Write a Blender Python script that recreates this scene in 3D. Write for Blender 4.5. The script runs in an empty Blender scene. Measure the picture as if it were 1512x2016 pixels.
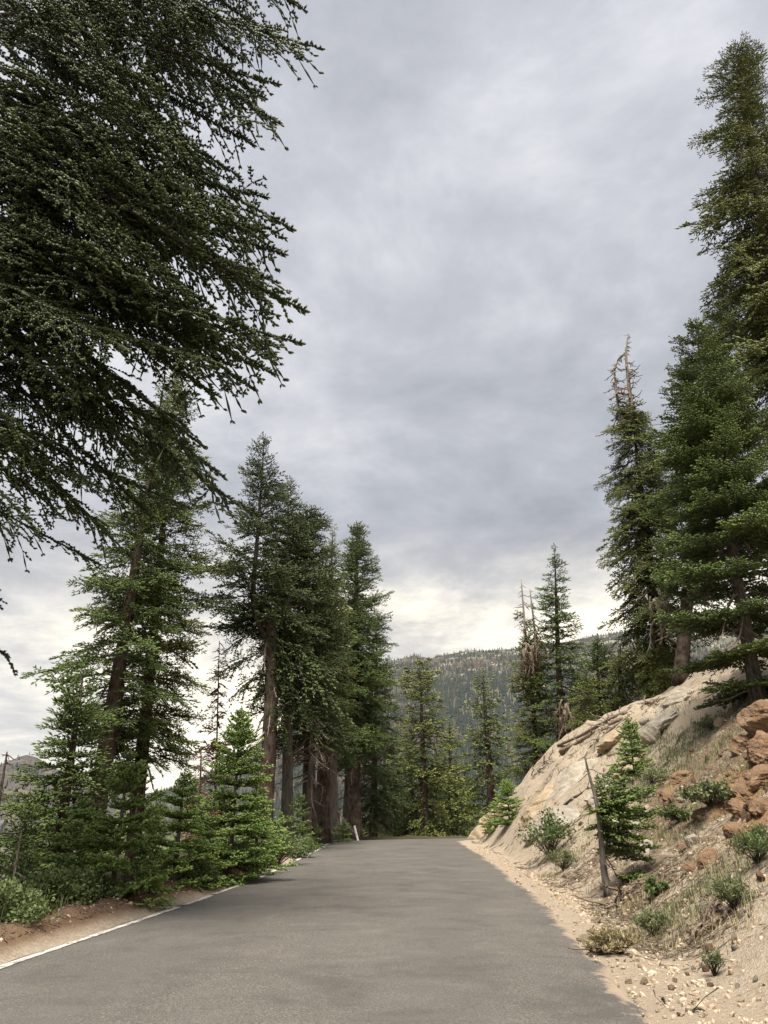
import bpy, math, random
import numpy as np
from mathutils import Matrix, Vector

# ------------------------------------------------------------------ camera, light, exposure
scene = bpy.context.scene
col = scene.collection
PITCH = math.radians(23.5)
CAM_Z = 1.4
cam_d = bpy.data.cameras.new("camera")
cam_d.sensor_fit = 'VERTICAL'
cam_d.sensor_height = 36.0
cam_d.lens = 36.0 * 1514.0 / 2016.0
cam_d.clip_start = 0.05
cam_d.clip_end = 20000
cam = bpy.data.objects.new("camera", cam_d)
cam.location = (0, 0, CAM_Z)
cam.rotation_euler = (math.pi / 2 + PITCH, 0, 0)
col.objects.link(cam)
scene.camera = cam

SUN_EL, SUN_AZ = math.radians(66), math.radians(-176)      # azimuth from +Y towards +X
sun_d = bpy.data.lights.new("sun", 'SUN')
sun_d.energy = 2.9
sun_d.angle = math.radians(24)
sun_d.color = (1.0, 0.95, 0.86)
sun = bpy.data.objects.new("sun", sun_d)
sdir = Vector((math.sin(SUN_AZ) * math.cos(SUN_EL), math.cos(SUN_AZ) * math.cos(SUN_EL), math.sin(SUN_EL)))
sun.rotation_euler = sdir.to_track_quat('Z', 'Y').to_euler()
sun.location = (0, 0, 60)
col.objects.link(sun)

scene.view_settings.view_transform = 'Standard'
scene.view_settings.look = 'None'
scene.view_settings.exposure = 1.7
scene.view_settings.gamma = 1.0
scene.view_settings.use_curve_mapping = False
scene.cycles.max_bounces = 6
scene.cycles.diffuse_bounces = 3
scene.cycles.volume_bounces = 1


def NT(tree):
    tree.nodes.clear()
    def N(t, **kw):
        n = tree.nodes.new(t)
        for k, v in kw.items():
            if k.startswith('_'):
                setattr(n, k[1:], v)
            else:
                s = n.inputs[int(k[1:])] if k[0] == 'i' and k[1:].isdigit() else n.inputs[k.replace('__', ' ')]
                if hasattr(v, 'is_output') or isinstance(v, bpy.types.NodeSocket):
                    tree.links.new(v, s)
                else:
                    s.default_value = v
        return n
    def math_(op, a, b=0.0, clamp=False):
        n = N('ShaderNodeMath', _operation=op, i0=a, i1=b); n.use_clamp = clamp
        return n.outputs[0]
    def ramp(f, stops, interp='LINEAR'):
        n = N('ShaderNodeValToRGB', Fac=f)
        cr = n.color_ramp; cr.interpolation = interp
        while len(cr.elements) < len(stops): cr.elements.new(0.5)
        for e, (p, c) in zip(cr.elements, stops):
            e.position = p
            e.color = (c, c, c, 1) if isinstance(c, (int, float)) else (*c, 1)
        return n.outputs[0]
    def mix(f, a, b, mode='MIX'):
        n = N('ShaderNodeMix', _data_type='RGBA', _blend_type=mode)
        for s, v in ((n.inputs[0], f), (n.inputs[6], a), (n.inputs[7], b)):
            if isinstance(v, bpy.types.NodeSocket): tree.links.new(v, s)
            elif isinstance(v, (int, float)): s.default_value = v
            else: s.default_value = (*v, 1)
        return n.outputs[2]
    return N, math_, ramp, mix


world = bpy.data.worlds.new("World")
scene.world = world
world.use_nodes = True
N, M_, R_, X_ = NT(world.node_tree)
sky = N('ShaderNodeTexSky', _sky_type='NISHITA')
sky.sun_disc = False
sky.sun_elevation = SUN_EL
sky.sun_rotation = SUN_AZ
geo = N('ShaderNodeTexCoord').outputs['Generated']
sep = N('ShaderNodeSeparateXYZ', i0=geo)
z = M_('MAXIMUM', sep.outputs[2], 0.0)
den = M_('ADD', z, 0.13)
pl = N('ShaderNodeCombineXYZ', i0=M_('DIVIDE', sep.outputs[0], den), i1=M_('DIVIDE', sep.outputs[1], den), i2=3.3).outputs[0]
big = N('ShaderNodeTexNoise', Vector=pl, Scale=0.75, Detail=6.0, Roughness=0.58, Distortion=0.12).outputs[0]
fine = N('ShaderNodeTexNoise', Vector=pl, Scale=2.6, Detail=10.0, Roughness=0.66, Distortion=0.25).outputs[0]
cl = M_('ADD', M_('MULTIPLY', big, 0.55), M_('MULTIPLY', fine, 0.45))
cl = M_('ADD', M_('MULTIPLY', M_('SUBTRACT', cl, 0.5), 1.9), 0.5)
cloud = R_(cl, [(0.22, (0.112, 0.116, 0.128)), (0.45, (0.163, 0.167, 0.178)), (0.60, (0.216, 0.218, 0.226)), (0.80, (0.293, 0.294, 0.297))])
cloud = X_(1.0, cloud, R_(z, [(0.30, 0.92), (0.60, 1.06), (0.85, 1.2), (1.0, 1.28)]), 'MULTIPLY')
# clouds grow thinner and warmer low down
low = R_(z, [(0.02, 1.0), (0.20, 0.62), (0.42, 0.0)], 'EASE')
warm = R_(cl, [(0.28, (0.165, 0.162, 0.160)), (0.52, (0.215, 0.207, 0.196)), (0.72, (0.30, 0.282, 0.25))])
cloud = X_(low, cloud, warm)
# gaps where the light behind shows, low over the ridge
gapn = N('ShaderNodeTexNoise', Vector=pl, Scale=0.42, Detail=8.0, Roughness=0.64, Distortion=0.25).outputs[0]
gap = R_(M_('ADD', M_('MULTIPLY', gapn, 0.65), M_('MULTIPLY', fine, 0.35)), [(0.42, 0.0), (0.60, 1.0)], 'EASE')
gz = R_(z, [(0.0, 0.75), (0.20, 0.95), (0.40, 0.0)], 'EASE')
gd = N('ShaderNodeVectorMath', _operation='DOT_PRODUCT', i0=geo, i1=(0.13, 0.955, 0.262)).outputs['Value']
veil = R_(gd, [(0.80, 0.25), (0.92, 0.65), (0.97, 1.0)], 'EASE')
gz = M_('MULTIPLY', gz, veil)
gfac = M_('MULTIPLY', M_('ADD', M_('MULTIPLY', gap, 0.80), 0.12), gz)
cloud = X_(gfac, cloud, (0.58, 0.51, 0.385))
bg1 = N('ShaderNodeBackground', Color=sky.outputs[0], Strength=0.10)
bg2 = N('ShaderNodeBackground', Color=cloud, Strength=1.0)
mx = N('ShaderNodeMixShader', i0=0.95)
world.node_tree.links.new(bg1.outputs[0], mx.inputs[1])
world.node_tree.links.new(bg2.outputs[0], mx.inputs[2])
N('ShaderNodeOutputWorld', Surface=mx.outputs[0])

# ------------------------------------------------------------------ helpers
CP, SP = math.cos(PITCH), math.sin(PITCH)


def W(px, py, d):
    """photo pixel at distance d along the road axis -> place in the world"""
    xc = (px - 756) / 1514.0
    yc = -(py - 1008) / 1514.0
    dy = CP - yc * SP
    dz = SP + yc * CP
    return np.array([xc / dy * d, d, CAM_Z + dz / dy * d])


def hash2(ix, iy, seed):
    h = (ix.astype(np.int64) * 374761393 + iy.astype(np.int64) * 668265263 + seed * 974711) & 0x7fffffff
    h = ((h ^ (h >> 13)) * 1274126177) & 0x7fffffff
    h = (h ^ (h >> 16)) & 0xffff
    return h / 65535.0


def vnoise(x, y, seed=0):
    x = np.asarray(x, float); y = np.asarray(y, float)
    ix = np.floor(x); iy = np.floor(y)
    fx = x - ix; fy = y - iy
    fx = fx * fx * (3 - 2 * fx); fy = fy * fy * (3 - 2 * fy)
    a = hash2(ix, iy, seed); b = hash2(ix + 1, iy, seed)
    c = hash2(ix, iy + 1, seed); d = hash2(ix + 1, iy + 1, seed)
    return (a * (1 - fx) + b * fx) * (1 - fy) + (c * (1 - fx) + d * fx) * fy


def fbm(x, y, oct=4, seed=0, gain=0.5):
    s = 0; a = 1; t = 0
    x = np.asarray(x, float); y = np.asarray(y, float)
    for i in range(oct):
        s = s + a * (vnoise(x, y, seed + i * 17) - 0.5); t += a
        x, y = x * 2.03 + y * 0.31 + 7.1, y * 2.03 - x * 0.31 + 3.7
        a *= gain
    return s / t * 2


def sstep(a, b, x):
    t = np.clip((np.asarray(x, float) - a) / (b - a), 0, 1)
    return t * t * (3 - 2 * t)


# road axis: straight up to the brow, then a bend to the right round the spur
_yy = [-60, -30, 0, 6, 9, 15, 21, 30, 38.7]
_xx = [-9, -4.6, -1.9, -1.15, -0.85, -0.3, 0.05, 0.3, 0.45]
ys = np.arange(-60, 38.7, 0.25)
xs = np.interp(ys, _yy, _xx)
for _ in range(60):
    xs[1:-1] = 0.25 * xs[:-2] + 0.5 * xs[1:-1] + 0.25 * xs[2:]
axis = [(a, b) for a, b in zip(xs, ys)]
h0 = math.radians(1.5)
cx, cy, hd = xs[-1], 38.7, h0
while hd < math.radians(64):
    hd += 0.25 / 9.5
    cx += 0.25 * math.sin(hd); cy += 0.25 * math.cos(hd)
    axis.append((cx, cy))
for k in range(240):
    hd += 0.25 * 0.0016
    cx += 0.25 * math.sin(hd); cy += 0.25 * math.cos(hd)
    axis.append((cx, cy))
AX = np.array(axis)
seg = np.diff(AX, axis=0)
AS = np.concatenate([[0], np.cumsum(np.hypot(seg[:, 0], seg[:, 1]))])
AT = np.gradient(AX, axis=0); AT /= np.linalg.norm(AT, axis=1)[:, None]
i0 = int(np.argmin(np.abs(AX[:, 1]) + 1e3 * (np.arange(len(AX)) > len(ys))))
AS = AS - AS[i0]                                       # s = 0 beside the camera
_s = [-70, -20, 0, 10, 21, 30, 36, 39, 42, 52, 70, 110]
_z = [-3.0, -0.85, 0.0, 0.385, 0.80, 1.20, 1.50, 1.62, 1.68, 1.84, 1.7, 1.0]


def roadz(s):
    return sum(np.interp(np.asarray(s) + o, _s, _z) for o in (-2.5, -1.2, 0, 1.2, 2.5)) / 5


HW = 3.05


AXF = np.concatenate([AX[:len(ys)], AX[len(ys) - 1] + np.arange(1, 200)[:, None] * 0.25 * np.array([[math.sin(h0), math.cos(h0)]])])


def straight_u(x, y):
    """signed distance from the axis as if the road ran on straight"""
    yy = np.clip(y, -60, 88)
    xa = np.interp(yy, AXF[:, 1], AXF[:, 0])
    g = np.interp(yy, AXF[:, 1], np.gradient(AXF[:, 0], AXF[:, 1]))
    return (x - xa) / np.sqrt(1 + g * g)


def road_su(x, y):
    x = np.atleast_1d(np.asarray(x, float)); y = np.atleast_1d(np.asarray(y, float))
    S = np.empty_like(x); U = np.empty_like(x)
    for a in range(0, len(x), 20000):
        b = a + 20000
        d2 = (x[a:b, None] - AX[None, :, 0]) ** 2 + (y[a:b, None] - AX[None, :, 1]) ** 2
        k = d2.argmin(1)
        dx = x[a:b] - AX[k, 0]; dy = y[a:b] - AX[k, 1]
        al = dx * AT[k, 0] + dy * AT[k, 1]
        lim = np.where((k == 0) | (k == len(AX) - 1), 1e9, 0.3)
        S[a:b] = AS[k] + np.clip(al, -lim, lim)
        side = np.sign(dx * AT[k, 1] - dy * AT[k, 0])
        U[a:b] = side * np.sqrt(d2[np.arange(len(k)), k])
    return S, U


def H(x, y, want=False):
    x = np.atleast_1d(np.asarray(x, float)); y = np.atleast_1d(np.asarray(y, float))
    S, U = road_su(x, y)
    rz = roadz(S)
    # cut bank on the right
    r = U - HW
    rf = np.maximum(straight_u(x, y) - HW, 0)
    wob = 0.75 + 0.15 * vnoise(np.minimum(y, 39) * 0.6, 0 * S, 5)
    t = np.maximum(r - wob, 0); tf = np.maximum(rf - wob, 0)
    m = 0.70 - 0.12 * sstep(12, 4, y)
    ua = m * (np.sqrt(tf * tf + 0.12) - 0.3464); far_ = np.interp(tf, [0, 1.4, 3.2, 5.1, 6.9, 9.2, 11, 13, 17, 60], [0, 1.85, 3.45, 4.95, 5.65, 6.75, 7.75, 8.3, 10.4, 38])
    wf = sstep(19, 33, y)
    ua = ua * (1 - wf) + far_ * wf
    ub = 1.7 * (np.sqrt(t * t + 0.12) - 0.3464)
    hh = np.clip(0.5 + 0.5 * (ub - ua) / 0.5, 0, 1)
    up = np.where(y > 30, ub * (1 - hh) + ua * hh - 0.5 * hh * (1 - hh) * np.minimum(t, 1), ua)
    up = np.minimum(up, ua)
    rz = np.where((U > HW) & (y < 60), roadz(np.minimum(S, y)), rz)
    cap = 15.0
    up = np.where(up > cap, cap + (up - cap) * 0.45, up)
    amp = sstep(0.1, 3.0, t)
    rough = amp * (0.55 * fbm(x * 0.35, y * 0.35, 3, 3) + 0.20 * fbm(x * 1.3, y * 1.3, 4, 9)) - amp * 0.16 * np.abs(fbm(x * 0.9 + y * .5, y * 0.9 - x * .5, 4, 19)) + sstep(0, 0.6, t) * 0.05 * fbm(x * 5, y * 5, 3, 21)
    rough = rough + sstep(0, .5, t) * 0.07 * np.maximum(0, fbm(x * 2.4 + y * 1.3, y * 1.1, 3, 77))
    dip = -0.05 * np.exp(-((r - 0.75) / 0.35) ** 2)
    gul = fbm(y * 1.1 + .25 * x, x * .22, 4, 88)
    rough = rough - sstep(.2, 2.0, t) * 0.20 * np.abs(gul) + sstep(.2, 1.2, t) * 0.05 * fbm(x * 2.6, y * 2.6, 4, 89)
    zr = rz + dip + up + rough
    # left: low berm of duff, then falling away
    l = -U - HW
    n1 = vnoise(S * 0.9, 0 * S, 12)
    berm = (0.13 + 0.12 * n1) * np.exp(-((l - 0.62) / 0.34) ** 2) + 0.10 * fbm(x * 3.0, y * 3.0, 4, 31) * sstep(0.1, 0.6, l)
    fall = np.interp(S, [-20, 12, 24, 34, 60], [0.42, 0.42, 0.24, 0.09, 0.07])
    t2 = np.maximum(l - 1.0, 0)
    down = -fall * t2 - np.where(t2 > 9, (t2 - 9) * 0.30, 0)
    down = np.maximum(down, -95 + 0 * down)
    zl = rz + berm + down + sstep(1, 4, l) * 0.35 * fbm(x * 0.4, y * 0.4, 3, 41) + sstep(20, 120, l) * 6 * fbm(x * .02, y * .02, 3, 55)
    z = np.where(U >= 0, zr, zl)
    z = np.where(np.abs(U) < HW, rz - 0.04, z)
    z = np.where((U >= HW) & (r < 0.12), rz - 0.04 + (r / 0.12) * (zr - rz + 0.04), z)
    z = np.where((U <= -HW) & (l < 0.12), rz - 0.04 + (l / 0.12) * (zl - rz + 0.04), z)
    if want:
        return z, S, U, t, l
    return z


def H1(x, y):
    return float(H([x], [y])[0])


_D = np.concatenate([np.arange(3, 60, 0.08), np.arange(60, 140, 0.5)])


def G(px, py):
    """where the sight line through a photo pixel meets the ground"""
    p = W(px, py, 1.0)
    zz = CAM_Z + (p[2] - CAM_Z) * _D
    hit = np.nonzero(zz < H(p[0] * _D, _D))[0]
    d = _D[hit[0]] if len(hit) else 45.0
    return np.array([p[0] * d, d, H1(p[0] * d, d)])


# ------------------------------------------------------------------ materials
MAT = {}


def mat(name, rough=0.9, spec=0.2):
    m = bpy.data.materials.new(name)
    m.use_nodes = True
    MAT[name] = m
    N, M_, R_, X_ = NT(m.node_tree)
    b = N('ShaderNodeBsdfPrincipled', Roughness=rough)
    b.inputs['Specular IOR Level'].default_value = spec
    N('ShaderNodeOutputMaterial', Surface=b.outputs[0])
    tc = N('ShaderNodeTexCoord').outputs['Object']
    link = m.node_tree.links.new
    def noise(scale, detail=4.0, rough=0.55, vec=tc, dist=0.0):
        return N('ShaderNodeTexNoise', Vector=vec, Scale=scale, Detail=detail, Roughness=rough, Distortion=dist).outputs[0]
    def bump(h, strength=0.5, dist=0.05):
        link(N('ShaderNodeBump', Height=h, Strength=strength, Distance=dist).outputs[0], b.inputs['Normal'])
    def color(c):
        link(c, b.inputs['Base Color'])
    return N, M_, R_, X_, tc, noise, bump, color, b, link


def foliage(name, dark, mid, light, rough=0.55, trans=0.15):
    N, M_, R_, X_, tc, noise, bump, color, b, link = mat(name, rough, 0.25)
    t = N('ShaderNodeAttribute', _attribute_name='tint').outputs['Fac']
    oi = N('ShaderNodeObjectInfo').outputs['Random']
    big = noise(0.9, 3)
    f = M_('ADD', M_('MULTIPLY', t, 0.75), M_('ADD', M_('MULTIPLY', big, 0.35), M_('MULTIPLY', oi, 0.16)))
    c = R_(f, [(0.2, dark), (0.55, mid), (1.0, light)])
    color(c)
    if trans:
        tr = N('ShaderNodeBsdfTranslucent', Color=c)
        mxs = N('ShaderNodeMixShader', i0=trans)
        link(b.outputs[0], mxs.inputs[1]); link(tr.outputs[0], mxs.inputs[2])
        out = [n for n in MAT[name].node_tree.nodes if n.type == 'OUTPUT_MATERIAL'][0]
        link(mxs.outputs[0], out.inputs[0])


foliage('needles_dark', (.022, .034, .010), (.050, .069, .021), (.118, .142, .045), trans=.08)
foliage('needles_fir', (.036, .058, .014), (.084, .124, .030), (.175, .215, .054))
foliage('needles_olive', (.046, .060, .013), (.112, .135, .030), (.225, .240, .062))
foliage('needles_young', (.064, .112, .024), (.146, .222, .050), (.285, .370, .098))
foliage('needles_far', (.042, .062, .028), (.078, .104, .042), (.135, .160, .062))
foliage('leaf_shrub', (.05, .075, .025), (.10, .14, .045), (.19, .23, .09))
foliage('leaf_sage', (.075, .095, .04), (.135, .155, .068), (.22, .23, .11))
foliage('grass_dry', (.16, .13, .06), (.25, .21, .11), (.40, .34, .20))
foliage('grass_green', (.06, .085, .025), (.12, .145, .045), (.22, .22, .09))
foliage('dead_needles', (.10, .05, .025), (.17, .09, .045), (.25, .15, .09))
foliage('mountain_tree', (.021, .033, .029), (.038, .052, .043), (.115, .085, .070), 0.9, 0)


def bark(name, a, b_, c_, sc=1.0):
    N, M_, R_, X_, tc, noise, bump, color, b, link = mat(name, 0.95, 0.1)
    mp = N('ShaderNodeMapping', Vector=tc)
    mp.inputs['Scale'].default_value = (9 * sc, 9 * sc, 1.6 * sc)
    v = noise(1.6, 6, 0.65, mp.outputs[0], 0.6)
    v2 = noise(3.0 * sc, 4)
    color(X_(R_(v2, [(0.4, 0.0), (0.7, 0.55)]), R_(v, [(0.34, a), (0.5, b_), (0.66, c_)]), (.16, .15, .12)))
    bump(v, 0.9, 0.06)


bark('bark_red', (.014, .009, .007), (.044, .026, .019), (.100, .060, .043))
bark('bark_grey', (.040, .034, .030), (.105, .090, .078), (.20, .175, .155))
bark('bark_limb', (.030, .025, .020), (.070, .058, .048), (.13, .112, .095), 3)
bark('dead_wood', (.12, .085, .065), (.26, .20, .16), (.42, .35, .29), 2)
bark('dry_twig', (.07, .048, .032), (.17, .125, .085), (.29, .22, .155), 2)
bark('log_wood', (.10, .065, .04), (.22, .155, .10), (.40, .31, .21), 2)

# ground
N, M_, R_, X_, tc, noise, bump, color, b, link = mat('ground', 0.95, 0.1)
za = N('ShaderNodeAttribute', _attribute_name='zone')
zs = N('ShaderNodeSeparateColor', Color=za.outputs['Color'])
duff, orange, litter = zs.outputs[0], zs.outputs[1], zs.outputs[2]
pale = za.outputs['Alpha']
n_big = noise(0.55, 5, 0.6); n_mid = noise(3.0, 6, 0.65); n_fine = noise(22, 5, 0.7); n_grit = noise(75, 3, 0.7)
mp = N('ShaderNodeMapping', Vector=tc); mp.inputs['Scale'].default_value = (2.0, 0.55, 2.0); mp.inputs['Rotation'].default_value = (0, 0, 0.25)
n_str = noise(2.2, 6, 0.65, mp.outputs[0], 0.8)
sand = X_(n_grit, R_(n_mid, [(0.3, (.265, .205, .145)), (0.5, (.36, .29, .212)), (0.72, (.45, .375, .285))]), R_(n_fine, [(0.3, (.17, .135, .098)), (0.5, (.36, .295, .22)), (0.7, (.52, .45, .355))]))
brown = X_(n_grit, R_(n_mid, [(0.3, (.095, .066, .042)), (0.7, (.215, .155, .10))]), R_(n_fine, [(0.35, (.055, .04, .027)), (0.65, (.30, .23, .155))]))
spk = noise(9, 5, 0.75)
g = X_(R_(M_('ADD', litter, M_('MULTIPLY', M_('SUBTRACT', n_str, 0.5), 1.6)), [(0.3, 0.0), (0.62, 1.0)]), sand, brown)
org = R_(n_mid, [(0.3, (.14, .07, .035)), (0.5, (.24, .135, .065)), (0.7, (.32, .23, .14))])
g = X_(R_(spk, [(0.60, 0.0), (0.68, 0.55)]), g, (.12, .085, .055))
g = X_(R_(M_('ADD', orange, M_('MULTIPLY', M_('SUBTRACT', n_mid, 0.5), 1.2)), [(0.45, 0.0), (0.62, 0.9)]), g, org)
g = X_(R_(pale, [(0.2, 0.0), (0.8, 1.0)]), g, X_(n_mid, X_(n_grit, (.25, .19, .138), (.36, .285, .21)), (.41, .335, .25)))
du = X_(n_fine, R_(n_mid, [(0.3, (.10, .062, .038)), (0.7, (.23, .155, .098))]), R_(n_grit, [(0.3, (.07, .038, .022)), (0.7, (.27, .17, .105))]))
g = X_(R_(duff, [(0.05, 0.0), (0.55, 1.0)]), g, du)
ff = X_(n_fine, (.040, .040, .020), R_(n_mid, [(0.3, (.070, .055, .034)), (0.7, (.10, .088, .045))]))
g = X_(R_(duff, [(0.62, 0.0), (0.95, 1.0)]), g, ff)
color(g)
bump(M_('ADD', M_('MULTIPLY', n_fine, 0.7), M_('MULTIPLY', n_mid, 0.6)), 1.0, 0.10)

# asphalt
N, M_, R_, X_, tc, noise, bump, color, b, link = mat('asphalt', 0.85, 0.25)
n1 = noise(0.5, 5, 0.6); n2 = noise(6, 5, 0.6); n3 = noise(60, 4, 0.75); n4 = noise(160, 2, 0.7)
ua = N('ShaderNodeAttribute', _attribute_name='across').outputs['Fac']
base = X_(0.64, R_(n1, [(0.3, (.080, .070, .058)), (0.7, (.116, .102, .085))]), R_(n3, [(0.38, (.022, .020, .018)), (0.52, (.088, .080, .069)), (0.66, (.25, .228, .198))]))
base = X_(R_(n4, [(0.60, 0.0), (0.72, 0.6)]), base, (.26, .24, .215))
wheel = M_('ABSOLUTE', M_('SUBTRACT', M_('ABSOLUTE', ua), 0.5))
base = X_(R_(M_('ADD', wheel, M_('MULTIPLY', n2, 0.15)), [(0.12, 0.30), (0.30, 0.0)]), base, (.075, .070, .062))
mp = N('ShaderNodeMapping', Vector=tc); mp.inputs['Scale'].default_value = (1.0, 0.12, 1.0)
strk = noise(1.4, 5, 0.6, mp.outputs[0])
base = X_(R_(strk, [(0.42, 0.0), (0.62, 0.28)]), base, (.095, .090, .080))
crk = N('ShaderNodeTexVoronoi', Vector=N('ShaderNodeMix', _data_type='VECTOR', i0=0.12).outputs[1], Scale=0.32, _feature='DISTANCE_TO_EDGE')
wv = N('ShaderNodeTexNoise', Vector=tc, Scale=1.2, Detail=5.0)
va = N('ShaderNodeVectorMath', _operation='ADD', i0=tc, i1=wv.outputs[1])
link(va.outputs[0], crk.inputs['Vector'])
cr = M_('MULTIPLY', R_(crk.outputs[0], [(0.0, 1.0), (0.012, 0.0)]), R_(n1, [(0.54, 0.0), (0.66, 0.6)]))
base = X_(cr, base, (.035, .032, .03))
n5 = noise(1.7, 8, 0.72)
n6 = noise(1.1, 9, 0.7, dist=0.4)
base = X_(R_(n6, [(0.36, 0.55), (0.50, 0.0)]), base, (.052, .048, .043))
base = X_(R_(n6, [(0.54, 0.0), (0.72, 0.45)]), base, (.165, .148, .126))
dust = M_('ADD', ua, M_('MULTIPLY', M_('ADD', M_('MULTIPLY', M_('SUBTRACT', n5, 0.5), 0.7), M_('MULTIPLY', M_('SUBTRACT', n2, 0.5), 0.5)), 0.26))
base = X_(R_(dust, [(0.945, 0.0), (0.962, 0.55), (0.985, 0.9)]), base, (.28, .218, .155))
color(base)
bump(M_('ADD', M_('MULTIPLY', n3, 0.6), n4), 0.5, 0.012)

N, M_, R_, X_, tc, noise, bump, color, b, link = mat('line_paint', 0.8, 0.2)
n2 = noise(5, 6, 0.7); n3 = noise(40, 4, 0.7)
color(X_(R_(M_('ADD', M_('MULTIPLY', n2, .6), M_('MULTIPLY', n3, .4)), [(0.45, 0.0), (0.57, 1.0)]), (.52, .49, .43), (.13, .115, .098)))

N, M_, R_, X_, tc, noise, bump, color, b, link = mat('white_paint', 0.6, 0.3)
color(X_(R_(noise(12, 4), [(0.45, 0.0), (0.75, 0.4)]), (.78, .77, .73), (.50, .47, .40)))


def rockmat(name, a, b_, c_, d_):
    N, M_, R_, X_, tc, noise, bump, color, b, link = mat(name, 0.92, 0.15)
    n1 = noise(1.3, 6, 0.62, dist=0.7); n2 = noise(7, 6, 0.7); n3 = noise(40, 4, 0.7)
    c = R_(n1, [(0.32, a), (0.46, b_), (0.58, c_), (0.72, d_)])
    c = X_(R_(n2, [(0.38, 0.55), (0.55, 0.0)]), c, a)
    c = X_(M_('MULTIPLY', n3, 0.3), c, d_)
    color(c)
    bump(M_('ADD', n2, M_('MULTIPLY', n3, 0.4)), 0.9, 0.08)


rockmat('granite_pale', (.19, .155, .115), (.31, .262, .20), (.385, .335, .265), (.45, .405, .335))
rockmat('granite_yellow', (.19, .13, .075), (.33, .25, .155), (.40, .315, .21), (.44, .37, .28))
rockmat('rock_orange', (.075, .046, .030), (.17, .092, .048), (.25, .16, .09), (.33, .26, .18))
rockmat('rock_grey', (.16, .135, .105), (.27, .235, .19), (.36, .32, .265), (.43, .39, .32))

N, M_, R_, X_, tc, noise, bump, color, b, link = mat('pebble', 0.9, 0.15)
t = N('ShaderNodeAttribute', _attribute_name='tint').outputs['Fac']
color(R_(t, [(0.0, (.12, .09, .065)), (0.25, (.25, .19, .13)), (0.6, (.38, .30, .21)), (0.9, (.47, .40, .31)), (1.0, (.32, .17, .08))]))

N, M_, R_, X_, tc, noise, bump, color, b, link = mat('mountain_soil', 1.0, 0.0)
n1 = noise(0.006, 6, 0.62); n2 = noise(0.03, 6, 0.7)
c = R_(n1, [(0.38, (.042, .042, .035)), (0.5, (.066, .063, .051)), (0.62, (.10, .095, .072))])
pz = N('ShaderNodeSeparateXYZ', i0=tc).outputs[2]
hi = R_(M_('DIVIDE', pz, 600.0), [(0.35, 0.0), (0.9, 1.0)])
color(X_(R_(M_('ADD', n2, M_('MULTIPLY', hi, 0.09)), [(0.61, 0.0), (0.66, 0.85)]), c, (.25, .23, .20)))


N, M_, R_, X_, tc, noise, bump, color, b, link = mat('hill_soil', 1.0, 0.0)
n1 = noise(0.012, 6, 0.65); n2 = noise(0.05, 5, 0.7)
color(X_(R_(n2, [(0.42, 0.7), (0.55, 0.0)]), R_(n1, [(0.36, (.052, .046, .045)), (0.5, (.080, .069, .065)), (0.66, (.13, .11, .10))]), (.052, .050, .042)))


# ------------------------------------------------------------------ mesh builders
def mesh(name, V, F, mats, mi=None, tint=None, smooth=True, attrs=None):
    V = np.asarray(V, np.float32); F = np.asarray(F, np.int32)
    me = bpy.data.meshes.new(name)
    n = len(F); k = F.shape[1]
    me.vertices.add(len(V)); me.vertices.foreach_set('co', V.ravel())
    me.loops.add(n * k); me.loops.foreach_set('vertex_index', F.ravel())
    me.polygons.add(n); me.polygons.foreach_set('loop_start', np.arange(0, n * k, k, dtype=np.int32))
    if mi is not None:
        me.polygons.foreach_set('material_index', np.asarray(mi, np.int32))
    me.polygons.foreach_set('use_smooth', np.full(n, bool(smooth)))
    for m in mats:
        me.materials.append(MAT[m])
    if tint is not None:
        a = me.attributes.new('tint', 'FLOAT', 'POINT'); a.data.foreach_set('value', np.asarray(tint, np.float32))
    for nm, (ty, arr) in (attrs or {}).items():
        a = me.attributes.new(nm, ty, 'POINT')
        a.data.foreach_set('color' if 'COLOR' in ty else 'value', np.asarray(arr, np.float32).ravel())
    me.update(calc_edges=True)
    return me


def obj(name, me, parent=None, kind=None, label=None, cat=None, group=None, loc=None):
    o = bpy.data.objects.new(name, me)
    col.objects.link(o)
    if parent is not None: o.parent = parent
    if loc is not None: o.location = loc
    if kind: o['kind'] = kind
    if label: o['label'] = label
    if cat: o['category'] = cat
    if group: o['group'] = group
    return o


def thing(name, label, cat, loc, group=None):
    o = obj(name, None, None, None, label, cat, group, loc)
    o.empty_display_size = 0.3
    return o


class Soup:
    """gathers pieces into one mesh"""
    def __init__(s):
        s.V, s.F, s.MI, s.T, s.n = [], [], [], [], 0
    def add(s, V, F, mi=0, t=0.5):
        V = np.asarray(V, np.float32); F = np.asarray(F, np.int32)
        if len(V) == 0: return
        s.V.append(V); s.F.append(F + s.n); s.n += len(V)
        s.MI.append(np.full(len(F), mi, np.int32) if np.isscalar(mi) else np.asarray(mi, np.int32))
        s.T.append(np.full(len(V), t, np.float32) if np.isscalar(t) else np.asarray(t, np.float32))
    def arrays(s):
        return np.concatenate(s.V), np.concatenate(s.F), np.concatenate(s.MI), np.concatenate(s.T)
    def mesh(s, name, mats, smooth=True):
        V, F, MI, T = s.arrays()
        return mesh(name, V, F, mats, MI, T, smooth)


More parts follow.
